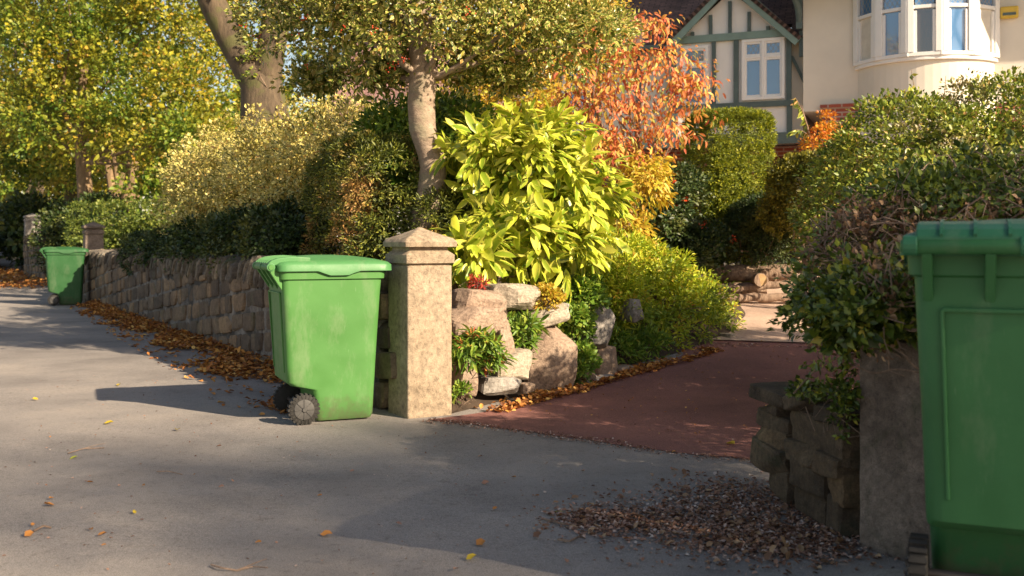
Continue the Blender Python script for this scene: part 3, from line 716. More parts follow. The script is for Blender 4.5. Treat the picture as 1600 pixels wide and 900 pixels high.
# roofs
for xa, xb, ya, za in ((-6.0, GL-.14, -.22, 4.74), (GL-.14, GR+.02, .1, 4.74+.32*.943), (GR+.02, .02, -.22, 4.74)):
    quadroof('roof', M['roof'], house, [(xa, ya, za), (xb, ya, za), (xb, 2.6, 7.4), (xa, 2.6, 7.4)], .08)
quadroof('gable_roof', M['roof'], house, [(apx-1.22, -.24, 4.68), (apx-1.22, 1.2, 4.68), (apx, 1.2, apz+.13), (apx, -.24, apz+.13)][::-1], -.07)
quadroof('gable_roof', M['roof'], house, [(apx+1.22, -.24, 4.68), (apx+1.22, 1.2, 4.68), (apx, 1.2, apz+.13), (apx, -.24, apz+.13)], -.07)
hb('gutter', M['beam'], [(-6.0, GL-.2, -.30, -.22, 4.70, 4.77), (-.05, .02, -.2, -.1, 4.4, 4.85)])
quadroof('main_roof', M['roof'], house, [(-.7, -1.1, 5.72), (9.5, -1.1, 5.72), (9.5, 3, 9), (-.7, 3, 9)], .1)
hb('soffit', M['beam'], [(-.6, 9.3, -1.0, -.32, 5.60, 5.66)])
# ground floor recess below the overhang
hb('ground_floor_wall', M['brick'], [(-5.5, .3, .9, 1.3, GZ0, 2.95)])
dr = hb('door', plain('maroon_door', (0.10, 0.02, 0.02), 0.5), [(-.95, -.1, .84, .895, GZ0+.1, 2.7)])
hb('handle', M['hubgrey'], [(-.25, -.19, .80, .838, 1.65, 1.72)], dr)
# gable window
def window(x0, x1, z0, z1, y, parent=house, cols=2, trans=.70, fr=.055, gl='glass'):
    w = (x1-x0); fb = MB()
    cx, cz = (x0+x1)/2, (z0+z1)/2
    fb.box((cx, y, z0+fr/2), (w, .08, fr)); fb.box((cx, y, z1-fr/2), (w, .08, fr))
    for k in range(cols+1):
        x = x0+fr/2+(w-fr)*k/cols; fb.box((x, y-.003, cz), (fr, .08, (z1-z0)-2*fr))
    zt = z0+(z1-z0)*trans; fb.box((cx, y+.004, zt), (w-2*fr, .07, fr*.8))
    sash = fr+.012; f = fb.build('window', M['frame'], parent, bevel=.004)
    for k in range(cols):
        xa = x0+fr+(w-fr)*k/cols; xb = x0+(w-fr)*(k+1)/cols
        for za, zb, mm in ((z0+fr, zt-fr*.4, gl), (zt+fr*.4, z1-fr, 'lattice')):
            s_ = MB()
            for bx in (((xa+xb)/2, za+.018, xb-xa, .036), ((xa+xb)/2, zb-.018, xb-xa, .036), (xa+.016, (za+zb)/2, .032, zb-za-.072), (xb-.016, (za+zb)/2, .032, zb-za-.072)):
                s_.box((bx[0], y+.006, bx[1]), (bx[2], .05, bx[3]))
            s_.build('sash', M['frame'], f); 
            p = MB(); p.box((0, 0, 0), (xb-xa-.05, .008, zb-za-.06)); o = p.build('pane', M[mm], f); o.location = ((xa+xb)/2, y+.014, (za+zb)/2)
    return f
window(-1.06, -.31, 3.70, 4.79, -.035)
window(-2.16, -1.66, 3.62, 4.74, -.035, cols=1)
window(-4.5, -3.9, 3.4, 4.6, .09, cols=1)
# bay: five facets on an arc
BC, BR = 1.98, 1.22
angs = [-62, -36, -12, 12, 36, 62]
pts = [(BC+BR*math.sin(R(a)), -.30+.52-BR*math.cos(R(a))) for a in angs]
bodyr = MB()
poly = [(BC-BR*.915, -.1)]+[(BC+(BR-.05)*math.sin(R(a)), .22-(BR-.05)*math.cos(R(a))) for a in range(-66, 67, 6)]+[(BC+BR*.915, -.1)]
def extr(mb, poly, z0, z1):
    n = len(poly); mb.add([(p[0], p[1], z0) for p in poly]+[(p[0], p[1], z1) for p in poly],
        [tuple(reversed(range(n))), tuple(range(n, 2*n))]+[(k, (k+1) % n, (k+1) % n+n, k+n) for k in range(n)])
extr(bodyr, poly, GZ0, 4.08); bay = bodyr.build('bay', M['render'], house)
sill = MB(); extr(sill, [(BC+(x-BC)*1.045, .22+(y-.22)*1.05) for x, y in poly], 4.082, 4.14); sill.build('sill', M['frame'], bay, bevel=.006)
hd = MB(); extr(hd, poly, 5.45, 5.64); hd.build('bay_head', M['render'], house)
ins = MB(); extr(ins, [(BC+(x-BC)*.75, .22+(y-.22)*.75) for x, y in poly], 4.15, 5.44); ins.build('room_shade', M['inside'], house)
for k in range(5):
    a = Vector((pts[k][0], pts[k][1], 0)); b_ = Vector((pts[k+1][0], pts[k+1][1], 0)); d = b_-a; L_ = d.length; rz = math.atan2(d.y, d.x)
    mid = (a+b_)/2; z0, z1, zt = 4.142, 5.45, 4.93
    fb = MB()
    def lb(x, z, w, h, t=.09, dy=0): 
        p = mid+Vector((math.cos(rz)*x-math.sin(rz)*dy, math.sin(rz)*x+math.cos(rz)*dy, 0)); fb.box((p.x, p.y, z), (w, t, h), rz=rz)
    lb(0, z0+.03, L_-.02, .06); lb(0, z1-.03, L_-.02, .06, ); lb(0, zt, L_-.1, .055, .08, .004)
    for s in (-1, 1): lb(s*(L_/2-.045), (z0+z1)/2, .09, z1-z0-.125, .10, -.004); lb(s*(L_/2-.115), (z0+zt)/2, .045, zt-z0-.12, .07, .004)
    f = fb.build('window', M['frame'], house, bevel=.004)
    for za, zb, mm in ((z0+.06, zt-.03, 'glass' if k in (1, 3) else 'glass_dark'), (zt+.03, z1-.06, 'lattice')):
        p = MB()
        if k in (0, 4) and mm != 'lattice': mm_ = 'curtain'
        else: mm_ = mm
        p.box((0, 0, 0), (L_-.22, .01, zb-za)); o = p.build('pane' if mm_ != 'curtain' else 'curtain', M[mm_], f)
        o.location = (mid.x, mid.y+.012, (za+zb)/2); o.rotation_euler = (0, 0, rz)
for k, pt in enumerate(pts):
    q = MB(); q.tube([(pt[0], pt[1], 4.143), (pt[0], pt[1], 5.449)], .05, 10); q.build('mullion', M['frame'], house)
# ground floor window top seen beside the bay
window(.99, 1.5, 2.55, 3.25, -.42, cols=1)
hb('window_head', M['beam'], [(.95, 1.55, -.48, -.36, 3.26, 3.36)])
al = MB(); al.box((3.24, -.345, 4.86), (.27, .09, .19)); ab = al.build('alarm_box', M['alarm'], house, bevel=.02)
a2 = MB(); a2.box((3.24, -.392, 4.83), (.19, .006, .045)); a2.build('alarm_label', M['beam'], ab)

# neighbour's house behind the holly
nh = thing('house', 'pinkish roofed house mostly hidden behind the holly tree crown', 'house', (-5.5, 31, 0), R(-8))
hb('wall', M['panel'], [(.2, 5.2, 0, 6, .5, 4.75)], nh)
quadroof('roof', M['roof_pink'], nh, [(-.2, -.3, 4.7), (5.5, -.3, 4.7), (5.5, 3.5, 7.9), (-.2, 3.5, 7.9)], .1)
window(3.2, 4.4, 3.0, 4.5, -.03, nh); window(.6, 1.6, 3.0, 4.5, -.03, nh)
hb('chimney', M['brick'], [(1.4, 2.1, 2.6, 3.4, 6.5, 9.2)], nh)
for x in (1.9, 2.6, 4.8): hb('timber', M['beam'], [(x, x+.12, -.04, 0.0, 2.6, 4.6)], nh)

# ================================================================ vegetation
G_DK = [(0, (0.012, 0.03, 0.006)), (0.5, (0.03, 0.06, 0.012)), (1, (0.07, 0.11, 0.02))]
lm_holly = leaf_mat('holly_leaf', [(0, (0.08, 0.13, 0.02)), (0.5, (0.19, 0.24, 0.035)), (0.9, (0.38, 0.37, 0.07)), (1, (0.42, 0.22, 0.05))], edge=((0.68, 0.56, 0.20), 0.72), trans=0.22, rough=0.32)
lm_varg = leaf_mat('variegated_leaf', [(0, (0.06, 0.08, 0.015)), (0.35, (0.26, 0.26, 0.04)), (0.85, (0.74, 0.62, 0.17)), (1, (0.55, 0.26, 0.06))], edge=((0.80, 0.69, 0.27), 0.62), trans=0.2, rough=0.45)
lm_conifer = leaf_mat('clipped_conifer_leaf', [(0, (0.035, 0.05, 0.008)), (0.6, (0.12, 0.15, 0.02)), (1, (0.32, 0.32, 0.04))], trans=0.2, patch=[(0, (0.40, 0.19, 0.06)), (0.6, (0.58, 0.34, 0.11)), (1, (0.2, 0.2, 0.04))], pscale=1.7, psel=(0.50, 0.60))
lm_aucuba = leaf_mat('big_yellow_leaf', [(0, (0.16, 0.26, 0.02)), (0.4, (0.38, 0.46, 0.035)), (0.8, (0.60, 0.62, 0.06)), (1, (0.74, 0.68, 0.16))], edge=((0.68, 0.64, 0.10), 0.80), trans=0.28, rough=0.35)
lm_orange = leaf_mat('orange_autumn_leaf', [(0, (0.46, 0.09, 0.05)), (0.4, (0.68, 0.22, 0.08)), (0.7, (0.78, 0.36, 0.09)), (0.84, (0.75, 0.52, 0.12)), (0.92, (0.42, 0.42, 0.08)), (1, (0.25, 0.32, 0.06))], trans=0.38, rough=0.5, patch=[(0, (0.62, 0.36, 0.06)), (1, (0.75, 0.55, 0.10))], pscale=1.3, psel=(0.58, 0.68))
lm_gold = leaf_mat('golden_leaf', [(0, (0.45, 0.24, 0.03)), (0.5, (0.65, 0.45, 0.04)), (1, (0.50, 0.50, 0.05))], trans=0.35)
lm_lime = leaf_mat('lime_ground_cover_leaf', [(0, (0.22, 0.34, 0.02)), (0.5, (0.48, 0.56, 0.03)), (0.9, (0.72, 0.70, 0.05)), (1, (0.75, 0.50, 0.08))], trans=0.3, patch=[(0, (0.10, 0.20, 0.02)), (1, (0.30, 0.38, 0.04))], pscale=2.2, psel=(0.48, 0.6))
lm_fern = leaf_mat('fresh_green_leaf', [(0, (0.07, 0.15, 0.015)), (0.6, (0.18, 0.30, 0.03)), (1, (0.36, 0.42, 0.06))], trans=0.28)
lm_yew = leaf_mat('clipped_yew_leaf', [(0, (0.05, 0.08, 0.008)), (0.5, (0.22, 0.27, 0.015)), (1, (0.52, 0.50, 0.03))], trans=0.2, patch=[(0, (0.08, 0.12, 0.01)), (1, (0.26, 0.30, 0.02))], pscale=5, psel=(0.5, 0.6))
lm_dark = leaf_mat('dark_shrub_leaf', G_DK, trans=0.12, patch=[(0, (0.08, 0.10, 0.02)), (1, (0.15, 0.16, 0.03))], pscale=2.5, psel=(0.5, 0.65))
lm_priv = leaf_mat('hedge_leaf', [(0, (0.07, 0.11, 0.015)), (0.5, (0.22, 0.28, 0.035)), (0.9, (0.46, 0.47, 0.06)), (1, (0.52, 0.28, 0.10))], trans=0.22, rough=0.42, patch=[(0, (0.20, 0.15, 0.07)), (1, (0.44, 0.36, 0.15))], pscale=1.8, psel=(0.55, 0.65))
lm_ivy = leaf_mat('ivy_leaf', [(0, (0.04, 0.07, 0.012)), (0.6, (0.12, 0.17, 0.025)), (0.92, (0.28, 0.33, 0.04)), (1, (0.50, 0.42, 0.05))], trans=0.18, rough=0.35)
lm_tree = leaf_mat('autumn_tree_leaf', [(0, (0.07, 0.10, 0.012)), (0.5, (0.30, 0.30, 0.025)), (0.85, (0.52, 0.46, 0.035)), (1, (0.55, 0.30, 0.05))], trans=0.35, patch=[(0, (0.05, 0.12, 0.015)), (0.7, (0.20, 0.28, 0.025)), (1, (0.40, 0.42, 0.04))], pscale=0.55, psel=(0.46, 0.56))
lm_treeg = leaf_mat('green_tree_leaf', [(0, (0.03, 0.07, 0.01)), (0.6, (0.12, 0.19, 0.02)), (1, (0.36, 0.36, 0.03))], trans=0.3, patch=[(0, (0.28, 0.24, 0.03)), (1, (0.50, 0.38, 0.04))], pscale=0.5, psel=(0.5, 0.6))
lm_litter = leaf_mat('fallen_leaf_litter', [(0, (0.16, 0.055, 0.018)), (0.4, (0.42, 0.16, 0.035)), (0.8, (0.62, 0.28, 0.06)), (1, (0.75, 0.48, 0.14))], trans=0.08, rough=0.75)
lm_litter2 = leaf_mat('brown_leaf_litter', [(0, (0.14, 0.065, 0.04)), (0.5, (0.33, 0.16, 0.09)), (0.85, (0.48, 0.31, 0.24)), (1, (0.66, 0.54, 0.46))], trans=0.05, rough=0.75)
lm_dead = leaf_mat('dead_leaf', [(0, (0.16, 0.08, 0.045)), (0.6, (0.34, 0.19, 0.10)), (1, (0.5, 0.32, 0.18))], trans=0.15, rough=0.7)
M['berry'] = plain('red_berry', (0.62, 0.07, 0.02), 0.3)
TR, TRn, TO, TOn, TC, TB = T_rhomb(0.62), T_rhomb(0.30), T_oval(0.36), T_oval(0.26, .3), T_curl(), T_octa()

def plantroot(name, label, cat, loc, group=None): return thing(name, label, cat, loc, 0, group)
def rel(lobes, loc): return [(tuple(np.array(l[0])-np.array(loc)),)+tuple(l[1:]) for l in lobes]
def stems(name, base, tips, m, parent, r0=.02, seed=0, n=5, wob=.05):
    r = np.random.default_rng(seed); b = MB()
    for tp in tips:
        base_ = np.array(base)+np.append(r.normal(size=2)*.04, 0); tp = np.array(tp)
        pts = [base_+(tp-base_)*k/n+(r.normal(size=3)*wob*(0 < k < n)) for k in range(n+1)]
        b.tube(pts, [r0*(1-.75*k/n) for k in range(n+1)], 6)
    return b.build(name, m, parent, auto=True)
def shrub(name, label, cat, lobes, fol, stem_m='twig', group=None, nst=7, r0=.02, stemz=None, fname='foliage'):
    """fol = list of dicts given to foliage()"""
    cs = np.array([l[0] for l in lobes]); x, y = cs[:, 0].mean(), cs[:, 1].mean()
    zb = min(l[0][2]-l[1][2] for l in lobes) if stemz is None else stemz
    loc = (x, y, zb); t = plantroot(name, label, cat, loc, group); lr = rel(lobes, loc)
    for k, f in enumerate(fol): 
        f = dict(f); nm = f.pop('name', fname); lb = f.pop('lobes', None)
        foliage(nm, rel(lb, loc) if lb is not None else lr, parent=t, **f)
    r0 = min(r0, .10*float(np.mean([l[1][0] for l in lobes]))*.35+.0)
    r = np.random.default_rng(len(label)); tips = []
    for k in range(nst):
        l = lr[k % len(lr)]; d = unit(1, r)[0]; d[2] = abs(d[2]); tips.append(np.array(l[0])+d*np.array(l[1])*.7)
    stems('stems', (0, 0, 0), tips, M[stem_m], t, r0, 3)
    return t

WL = lambda s, tt, z: (-.92-.5*s+.866*tt, 7.18+.866*s+.5*tt, z)      # a point s along the wall, tt into the garden
RZ = R(30)-R(90)+R(90)
# long variegated hedge shrub behind the wall
vl = [(WL(3.9, 1.35, 1.85), (.85, .85, .78)), (WL(5.2, 1.15, 1.85), (.9, .9, .86)), (WL(6.6, 1.05, 1.85), (.95, .85, .85)), (WL(8.0, 1.1, 1.75), (.9, .8, .85)), (WL(2.6, 1.75, 1.75), (.7, .7, .72)), (WL(4.5, .85, 1.55), (.5, .5, .5)), (WL(6.2, .7, 1.45), (.55, .45, .5)), (WL(7.8, .65, 1.4), (.6, .45, .55)), (WL(8.8, 1.0, 1.9), (.7, .7, .7))]
shrub('variegated_shrub', 'huge cream and yellow leaved rounded shrub leaning over the long stone wall', 'shrub', vl,
      [dict(ncl=1300, per=32, crad=.13, size=.055, T=TR, m=lm_varg, seed=4, shell=(.78, 1.08), rough=.32, inner=.25)], nst=14, r0=.04)
# clipped conifer in front
cl = [(WL(2.0, .75, 1.30), (.56, .66, .84), 5)]
cx_ = WL(2.0, .75, 0)
shrub('clipped_conifer', 'boxy clipped conifer with browned patches between the bright bin and the holly trunk', 'shrub',
      [(WL(2.2, .80, 1.28), (.40, .76, .82), 5), (WL(1.35, 1.15, 1.05), (.30, .30, .55), 4)],
      [dict(ncl=1700, per=26, crad=.06, size=.042, T=TRn, m=lm_conifer, seed=8, shell=(.93, 1.02), rough=.07, rz=R(30), inner=.25)], nst=8, r0=.03)
shrub('shade_shrub', 'dark low spreading shrub filling the shade just above the stone wall behind the bin', 'shrub',  # dark leaves stand in for deep shade under the variegated shrub
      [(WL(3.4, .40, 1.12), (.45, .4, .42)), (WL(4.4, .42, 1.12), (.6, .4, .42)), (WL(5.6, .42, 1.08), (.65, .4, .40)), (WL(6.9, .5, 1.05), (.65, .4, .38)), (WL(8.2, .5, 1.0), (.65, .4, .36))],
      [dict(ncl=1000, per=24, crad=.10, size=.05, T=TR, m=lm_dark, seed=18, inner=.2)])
# low dark rounded hedge and clipped hedge further along
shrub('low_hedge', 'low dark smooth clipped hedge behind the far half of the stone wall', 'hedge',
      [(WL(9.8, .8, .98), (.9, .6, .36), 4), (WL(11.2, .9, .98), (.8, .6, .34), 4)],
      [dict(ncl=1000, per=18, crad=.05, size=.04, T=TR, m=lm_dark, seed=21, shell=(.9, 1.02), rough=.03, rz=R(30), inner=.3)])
shrub('green_hedge', 'square clipped green hedge behind the distant squat gatepost', 'hedge',
      [((-8.2, 23.0, 1.3), (1.5, 1.0, .75), 6), ((-5.8, 22.0, 1.2), (1.3, 1.0, .85), 6)],
      [dict(ncl=1500, per=18, crad=.08, size=.06, T=TR, m=leaf_mat('green_hedge_leaf', [(0, (0.06, 0.10, 0.015)), (0.6, (0.16, 0.21, 0.03)), (1, (0.28, 0.30, 0.05))]), seed=22, shell=(.9, 1.02), rough=.03, inner=.3)])
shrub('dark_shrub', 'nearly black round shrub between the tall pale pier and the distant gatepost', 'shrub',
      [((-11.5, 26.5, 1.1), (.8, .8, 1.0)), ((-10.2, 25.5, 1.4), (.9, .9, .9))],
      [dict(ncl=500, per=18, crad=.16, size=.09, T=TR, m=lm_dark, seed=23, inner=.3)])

# trees
def tree(name, label, trunk, limbs, lobes, fol, bark, group=None, extra=None, rad=None):
    base = np.array(trunk[0][0]); t = plantroot(name, label, 'tree', tuple(base), group)
    b = MB(); b.tube([np.array(p)-base for p, r in trunk], [r for p, r in trunk], 14); tr = b.build('trunk', bark, t, auto=True)
    for lm in limbs:
        q = MB(); q.tube([np.array(p)-base for p, r in lm], [r for p, r in lm], 9); q.build('limb', bark, t, auto=True)
    lr = rel(lobes, tuple(base))
    for f in fol:
        f = dict(f); nm = f.pop('name', 'crown'); foliage(nm, lr, parent=t, **f)
    if extra: extra(t, base)
    return t
def autolimbs(start, lobes, r0, seed, k=1):
    r = np.random.default_rng(seed); out = []
    for l in lobes:
        for _ in range(k):
            e = np.array(l[0])+r.normal(size=3)*np.array(l[1])*.3; s = np.array(start)
            mid = (s+e)/2+r.normal(size=3)*.12*np.linalg.norm(e-s)*np.array([1, 1, .4]); q1 = (s+mid)/2+r.normal(size=3)*.03; q2 = (mid+e)/2+r.normal(size=3)*.05
            out.append([(s, r0), (q1, r0*.8), (mid, r0*.6), (q2, r0*.4), (e, r0*.15)])
    return out
# holly
hp = [(at(664, 360, 8.9)*[1, 1, 0]+[0, 0, .55], .15), (at(662, 345, 8.9), .125), (at(672, 300, 8.9), .115), (at(678, 262, 8.9), .122), (at(672, 238, 8.9), .112), (at(660, 200, 8.9), .118), (at(658, 160, 8.9), .12), (at(661, 110, 8.9), .118), (at(655, 50, 8.9), .10), (at(648, -30, 8.9), .08)]
hl = [(at(560, 55, 8.8), (.62, .6, .42)), (at(660, 20, 8.6), (.7, .7, .5)), (at(780, 40, 8.8), (.62, .65, .45)), (at(895, 55, 9.0), (.52, .6, .40)), (at(470, 20, 9.0), (.55, .6, .36)),
      (at(560, -90, 8.8), (.9, .8, .6)), (at(760, -80, 8.8), (.9, .8, .6)), (at(660, -200, 8.9), (.9, .9, .7)), (at(500, 125, 9.4), (.36, .3, .16)), (at(600, 115, 9.2), (.3, .3, .22)), (at(730, 110, 9.2), (.34, .3, .22)), (at(800, 120, 9.4), (.3, .3, .2))]
def berries(t, base):
    r = np.random.default_rng(3); P, Nn = lobes_points(rel(hl[:8], tuple(base)), 130, (.95, 1.08), seed=6)
    P = P[P[:, 2] < 4.0]; pp = np.repeat(P, 7, 0)+r.normal(size=(len(P)*7, 3))*.022
    leaves('berries', pp, unit(len(pp), r), unit(len(pp), r), np.full(len(pp), .018), TB, M['berry'], t)
tree('holly_tree', 'variegated holly tree with pale curved trunk and red berries behind the gatepost', hp,
     autolimbs(at(660, 120, 8.9), hl[:5]+hl[8:], .035, 4)+autolimbs(at(655, 50, 8.9), hl[5:8], .05, 5, 2), hl,
     [dict(ncl=2100, per=20, crad=.13, size=.052, T=TR, m=lm_holly, seed=31, shell=(.55, 1.05), rough=.25, inner=.12)], M['bark'], extra=berries)
# orange tree
ol = [(at(895, 110, 11.7), (.4, .4, .42)), (at(925, 250, 11.3), (.32, .3, .36)), (at(1010, 120, 11.6), (.66, .5, .46)), (at(1070, 160, 11.6), (.36, .4, .42)), (at(930, 110, 11.8), (.5, .45, .38)), (at(960, 190, 11.5), (.42, .4, .36)), (at(1040, 215, 11.4), (.32, .35, .22)), (at(985, 60, 11.8), (.5, .5, .3)), (at(900, 170, 11.9), (.3, .3, .3)), (at(960, 270, 11.2), (.30, .35, .42))]
tree('autumn_tree', 'orange and coral leaved small tree in front of the half timbered gable', [((1.35, 11.8, .75), .06), ((1.3, 11.8, 1.3), .05), ((1.42, 11.8, 1.9), .045), ((1.45, 11.8, 2.5), .03), ((1.55, 11.8, 3.0), .015)],
     autolimbs((1.4, 11.8, 1.7), ol, .022, 9, 2), ol, [dict(ncl=500, per=12, crad=.15, size=.074, T=T_oval(.38, .35), m=lm_orange, seed=12, shell=(.35, 1.08), rough=.3, droop=.9, rand=.9, inner=.0)], M['twig'])
gl_ = [(at(1000, 300, 10.9), (.25, .3, .32)), (at(975, 370, 10.6), (.28, .3, .25)), (at(1010, 270, 11.2), (.22, .25, .2))]
shrub('golden_shrub', 'golden yellow loose shrub below the orange tree', 'shrub', gl_, [dict(ncl=150, per=16, crad=.12, size=.08, T=TO, m=lm_gold, seed=13, shell=(.4, 1.05), droop=.6)], stemz=.8)
# big yellow leaved shrub
al_ = [(at(760, 260, 8.9), (.38, .4, .38)), (at(830, 290, 8.8), (.45, .42, .50)), (at(900, 320, 8.9), (.40, .4, .48)), (at(790, 375, 8.5), (.40, .35, .30)), (at(860, 390, 8.6), (.40, .35, .28)), (at(845, 225, 9.1), (.40, .4, .26)), (at(740, 400, 8.2), (.22, .25, .2))]
shrub('laurel_bush', 'large glossy yellow green big leaved bush above the rockery', 'bush', al_,
      [dict(ncl=290, per=9, crad=.10, size=.160, T=TO, m=lm_aucuba, seed=14, shell=(.70, 1.03), rough=.15, droop=.55, rand=.5, out=1.2, up=.5, flat=.35, inner=.35)], nst=12, r0=.02, stemz=.6)
shrub('dark_evergreen', 'dark green evergreen bush in the shade behind the holly trunk', 'bush', [(at(700, 230, 9.9), (.45, .4, .5)), (at(620, 215, 9.9), (.35, .35, .35)), (at(720, 330, 9.6), (.4, .4, .5)), (at(625, 260, 9.8), (.3, .3, .4))],
      [dict(ncl=520, per=16, crad=.12, size=.075, T=TO, m=lm_fern, seed=15, inner=.3)], stemz=.6)
# lime ground cover mound
lc = [(at(930, 440, 9.4), (.36, .4, .30)), (at(1000, 450, 10.2), (.45, .5, .42)), (at(1060, 480, 10.4), (.45, .5, .36)), (at(1010, 520, 9.8), (.34, .3, .26)), (at(1095, 505, 10.8), (.33, .3, .28)), (at(960, 480, 9.3), (.3, .3, .28)), (at(890, 430, 9.1), (.25, .25, .25)), (at(975, 410, 10.2), (.35, .35, .28))]
shrub('yellow_ground_shrub', 'bright lime and yellow feathery mound spilling down beside the gravel', 'shrub', lc,
      [dict(ncl=1000, per=22, crad=.10, size=.058, T=TRn, m=lm_lime, seed=16, shell=(.7, 1.08), rough=.25, up=.7, out=.6, inner=.25), dict(name='flower_heads', ncl=160, per=12, crad=.04, size=.03, T=TR, m=lm_gold, seed=17, shell=(1.02, 1.12))], stemz=.4)
shrub('fern_clump', 'dark green fern clump between the jagged grey rock and the drive', 'fern', [(at(1000, 545, 9.3), (.26, .2, .16)), (at(975, 560, 9.1), (.18, .15, .12)), (at(960, 545, 9.0), (.16, .15, .14))], [dict(ncl=160, per=16, crad=.07, size=.06, T=TRn, m=lm_fern, seed=19)])
shrub('green_shrub', 'small green bush at the drive edge just right of the big upright slab', 'bush', [(at(908, 570, 8.25), (.12, .12, .17)), (at(900, 510, 8.3), (.12, .12, .13))], [dict(ncl=130, per=16, crad=.05, size=.045, T=TR, m=lm_fern, seed=20)])
shrub('green_shrub', 'fresh green trailing plant over the top right rocks of the rockery', 'plant', [(at(900, 465, 8.6), (.22, .2, .2)), (at(880, 500, 8.3), (.15, .12, .10))], [dict(ncl=200, per=14, crad=.06, size=.05, T=TR, m=lm_fern, seed=24)])
shrub('fern_clump', 'green fern with red tips growing out of the rockery beside the gatepost', 'fern', [(at(740, 545, 7.2), (.15, .1, .10)), (at(765, 560, 7.3), (.08, .08, .07))], [dict(ncl=85, per=11, crad=.06, size=.075, T=TOn, m=lm_fern, seed=25, droop=.4), dict(name='red_tips', ncl=10, per=10, crad=.04, size=.05, T=TOn, m=lm_orange, seed=26)])
shrub('fern_clump', 'small fern in the gap between the wide pink rock and the upright slab', 'fern', [(at(812, 512, 7.75), (.12, .1, .08)), (at(808, 540, 7.8), (.08, .08, .08))], [dict(ncl=60, per=10, crad=.06, size=.08, T=TOn, m=lm_fern, seed=27)])
shrub('orange_sedum', 'rusty orange cushion plant between the top rocks of the rockery', 'plant', [(at(852, 465, 8.0), (.12, .1, .09))], [dict(ncl=90, per=14, crad=.035, size=.03, T=TR, m=lm_gold, seed=28)])
shrub('red_leaved_plant', 'little crimson leaved plant on top of the rockery by the gatepost', 'plant', [(at(748, 446, 7.7), (.06, .06, .05))], [dict(ncl=12, per=7, crad=.04, size=.045, T=TOn, m=leaf_mat('crimson_leaf', [(0, (.35, .02, .02)), (1, (.6, .10, .05))]), seed=29)])
shrub('weed', 'small weed growing at the foot of the tall sandstone gatepost', 'plant', [(at(718, 615, 7.1), (.07, .05, .05))], [dict(ncl=22, per=8, crad=.03, size=.045, T=TO, m=lm_fern, seed=30)])
# topiary and the dark shrubs round it
shrub('yew_topiary', 'tall clipped yellow green yew shaped like a bucket in front of the house', 'topiary', [((2.86, 13.6, 1.72), (.44, .44, 1.14), 9, .10)],
      [dict(ncl=3600, per=26, crad=.045, size=.038, T=TRn, m=lm_yew, seed=33, shell=(.96, 1.01), rough=.035, rz=R(14), inner=.3)], stemz=.5, nst=6, r0=.05)
shrub('round_shrub', 'dark dome shaped shrub directly above the log pile', 'shrub', [(at(1195, 365, 12.9), (.50, .5, .48))], [dict(ncl=900, per=20, crad=.05, size=.04, T=TRn, m=lm_dark, seed=34, shell=(.88, 1.02), rough=.05, inner=.3)], stemz=.6)
shrub('dark_shrub', 'dark straggling shrub with a few red flowers left of the yew topiary', 'shrub', [(at(1050, 310, 12.9), (.42, .4, .42)), (at(1060, 390, 12.6), (.45, .4, .36)), (at(1020, 340, 12.3), (.4, .4, .5)), (at(1100, 390, 12.6), (.35, .35, .35))],
      [dict(ncl=600, per=18, crad=.10, size=.05, T=TR, m=lm_dark, seed=35, inner=.2), dict(name='flowers', ncl=14, per=10, crad=.04, size=.05, T=TR, m=M['berry'], seed=36, shell=(.98, 1.06))], stemz=.6)
shrub('golden_hedge', 'sloping olive yellow clipped shrub between the yew topiary and the big hedge', 'shrub', [(at(1265, 290, 11.8), (.45, .4, .36)), (at(1330, 285, 11.4), (.5, .4, .42)), (at(1235, 330, 12.2), (.35, .4, .3))],
      [dict(ncl=1100, per=20, crad=.06, size=.04, T=TR, m=leaf_mat('olive_leaf', [(0, (0.07, 0.08, 0.01)), (0.6, (0.20, 0.19, 0.02)), (1, (0.40, 0.34, 0.04))]), seed=37, shell=(.88, 1.03), rough=.08, inner=.3)], stemz=.6)
# plants by the house
def frondplant():
    base = at(1275, 240, 15.6); base[2] = .7
    t = plantroot('arching_plant', 'tall plant with drooping brown tipped fronds against the cream wall', 'plant', tuple(base))
    r = np.random.default_rng(5); b = MB(); b.tube([(0, 0, 0), (-.02, 0, .8), (.02, 0, 1.6), (-.10, 0, 2.1), (-.22, 0, 2.55)], [.025, .022, .018, .012, .006], 7); b.build('stem', M['twig'], t, auto=True)
    P = []; A = []; Q = []; ends = [((.02, 1.95), (.42, 2.22), (.22, .26)), ((0, 1.75), (-.42, 1.65), (-.1, .1)), ((-.05, 2.0), (-.38, 2.15), (-.1, .1)), ((0, 1.6), (-.45, 1.25), (-.1, .2)), ((-.12, 2.2), (-.35, 2.65), (-.05, .05)), ((0, 1.5), (.3, 1.45), (.1, .2))]
    fb = MB()
    for (a, e, c) in ends:
        a = np.array([a[0], 0, a[1]]); e = np.array([e[0], r.uniform(-.15, .15), e[1]]); pts = [a*(1-k)+e*k+np.array([0, 0, .45*c[1]*math.sin(k*math.pi)*2]) for k in np.linspace(0, 1, 14)]
        fb.tube(pts, [.010-.0005*k for k in range(14)], 5)
        for k in range(1, 14):
            for s in (-1, 1): P.append(pts[k]); A.append(np.array([s*.4+.25*np.sign(e[0]), s*.6, -.55])); Q.append(.15)
    fb.build('frond_rib', M['twig'], t)
    P = np.array(P); A = np.array(A); leaves('fronds', P, A, unit(len(P), r), np.array(Q), TOn, lm_priv, t)
frondplant()
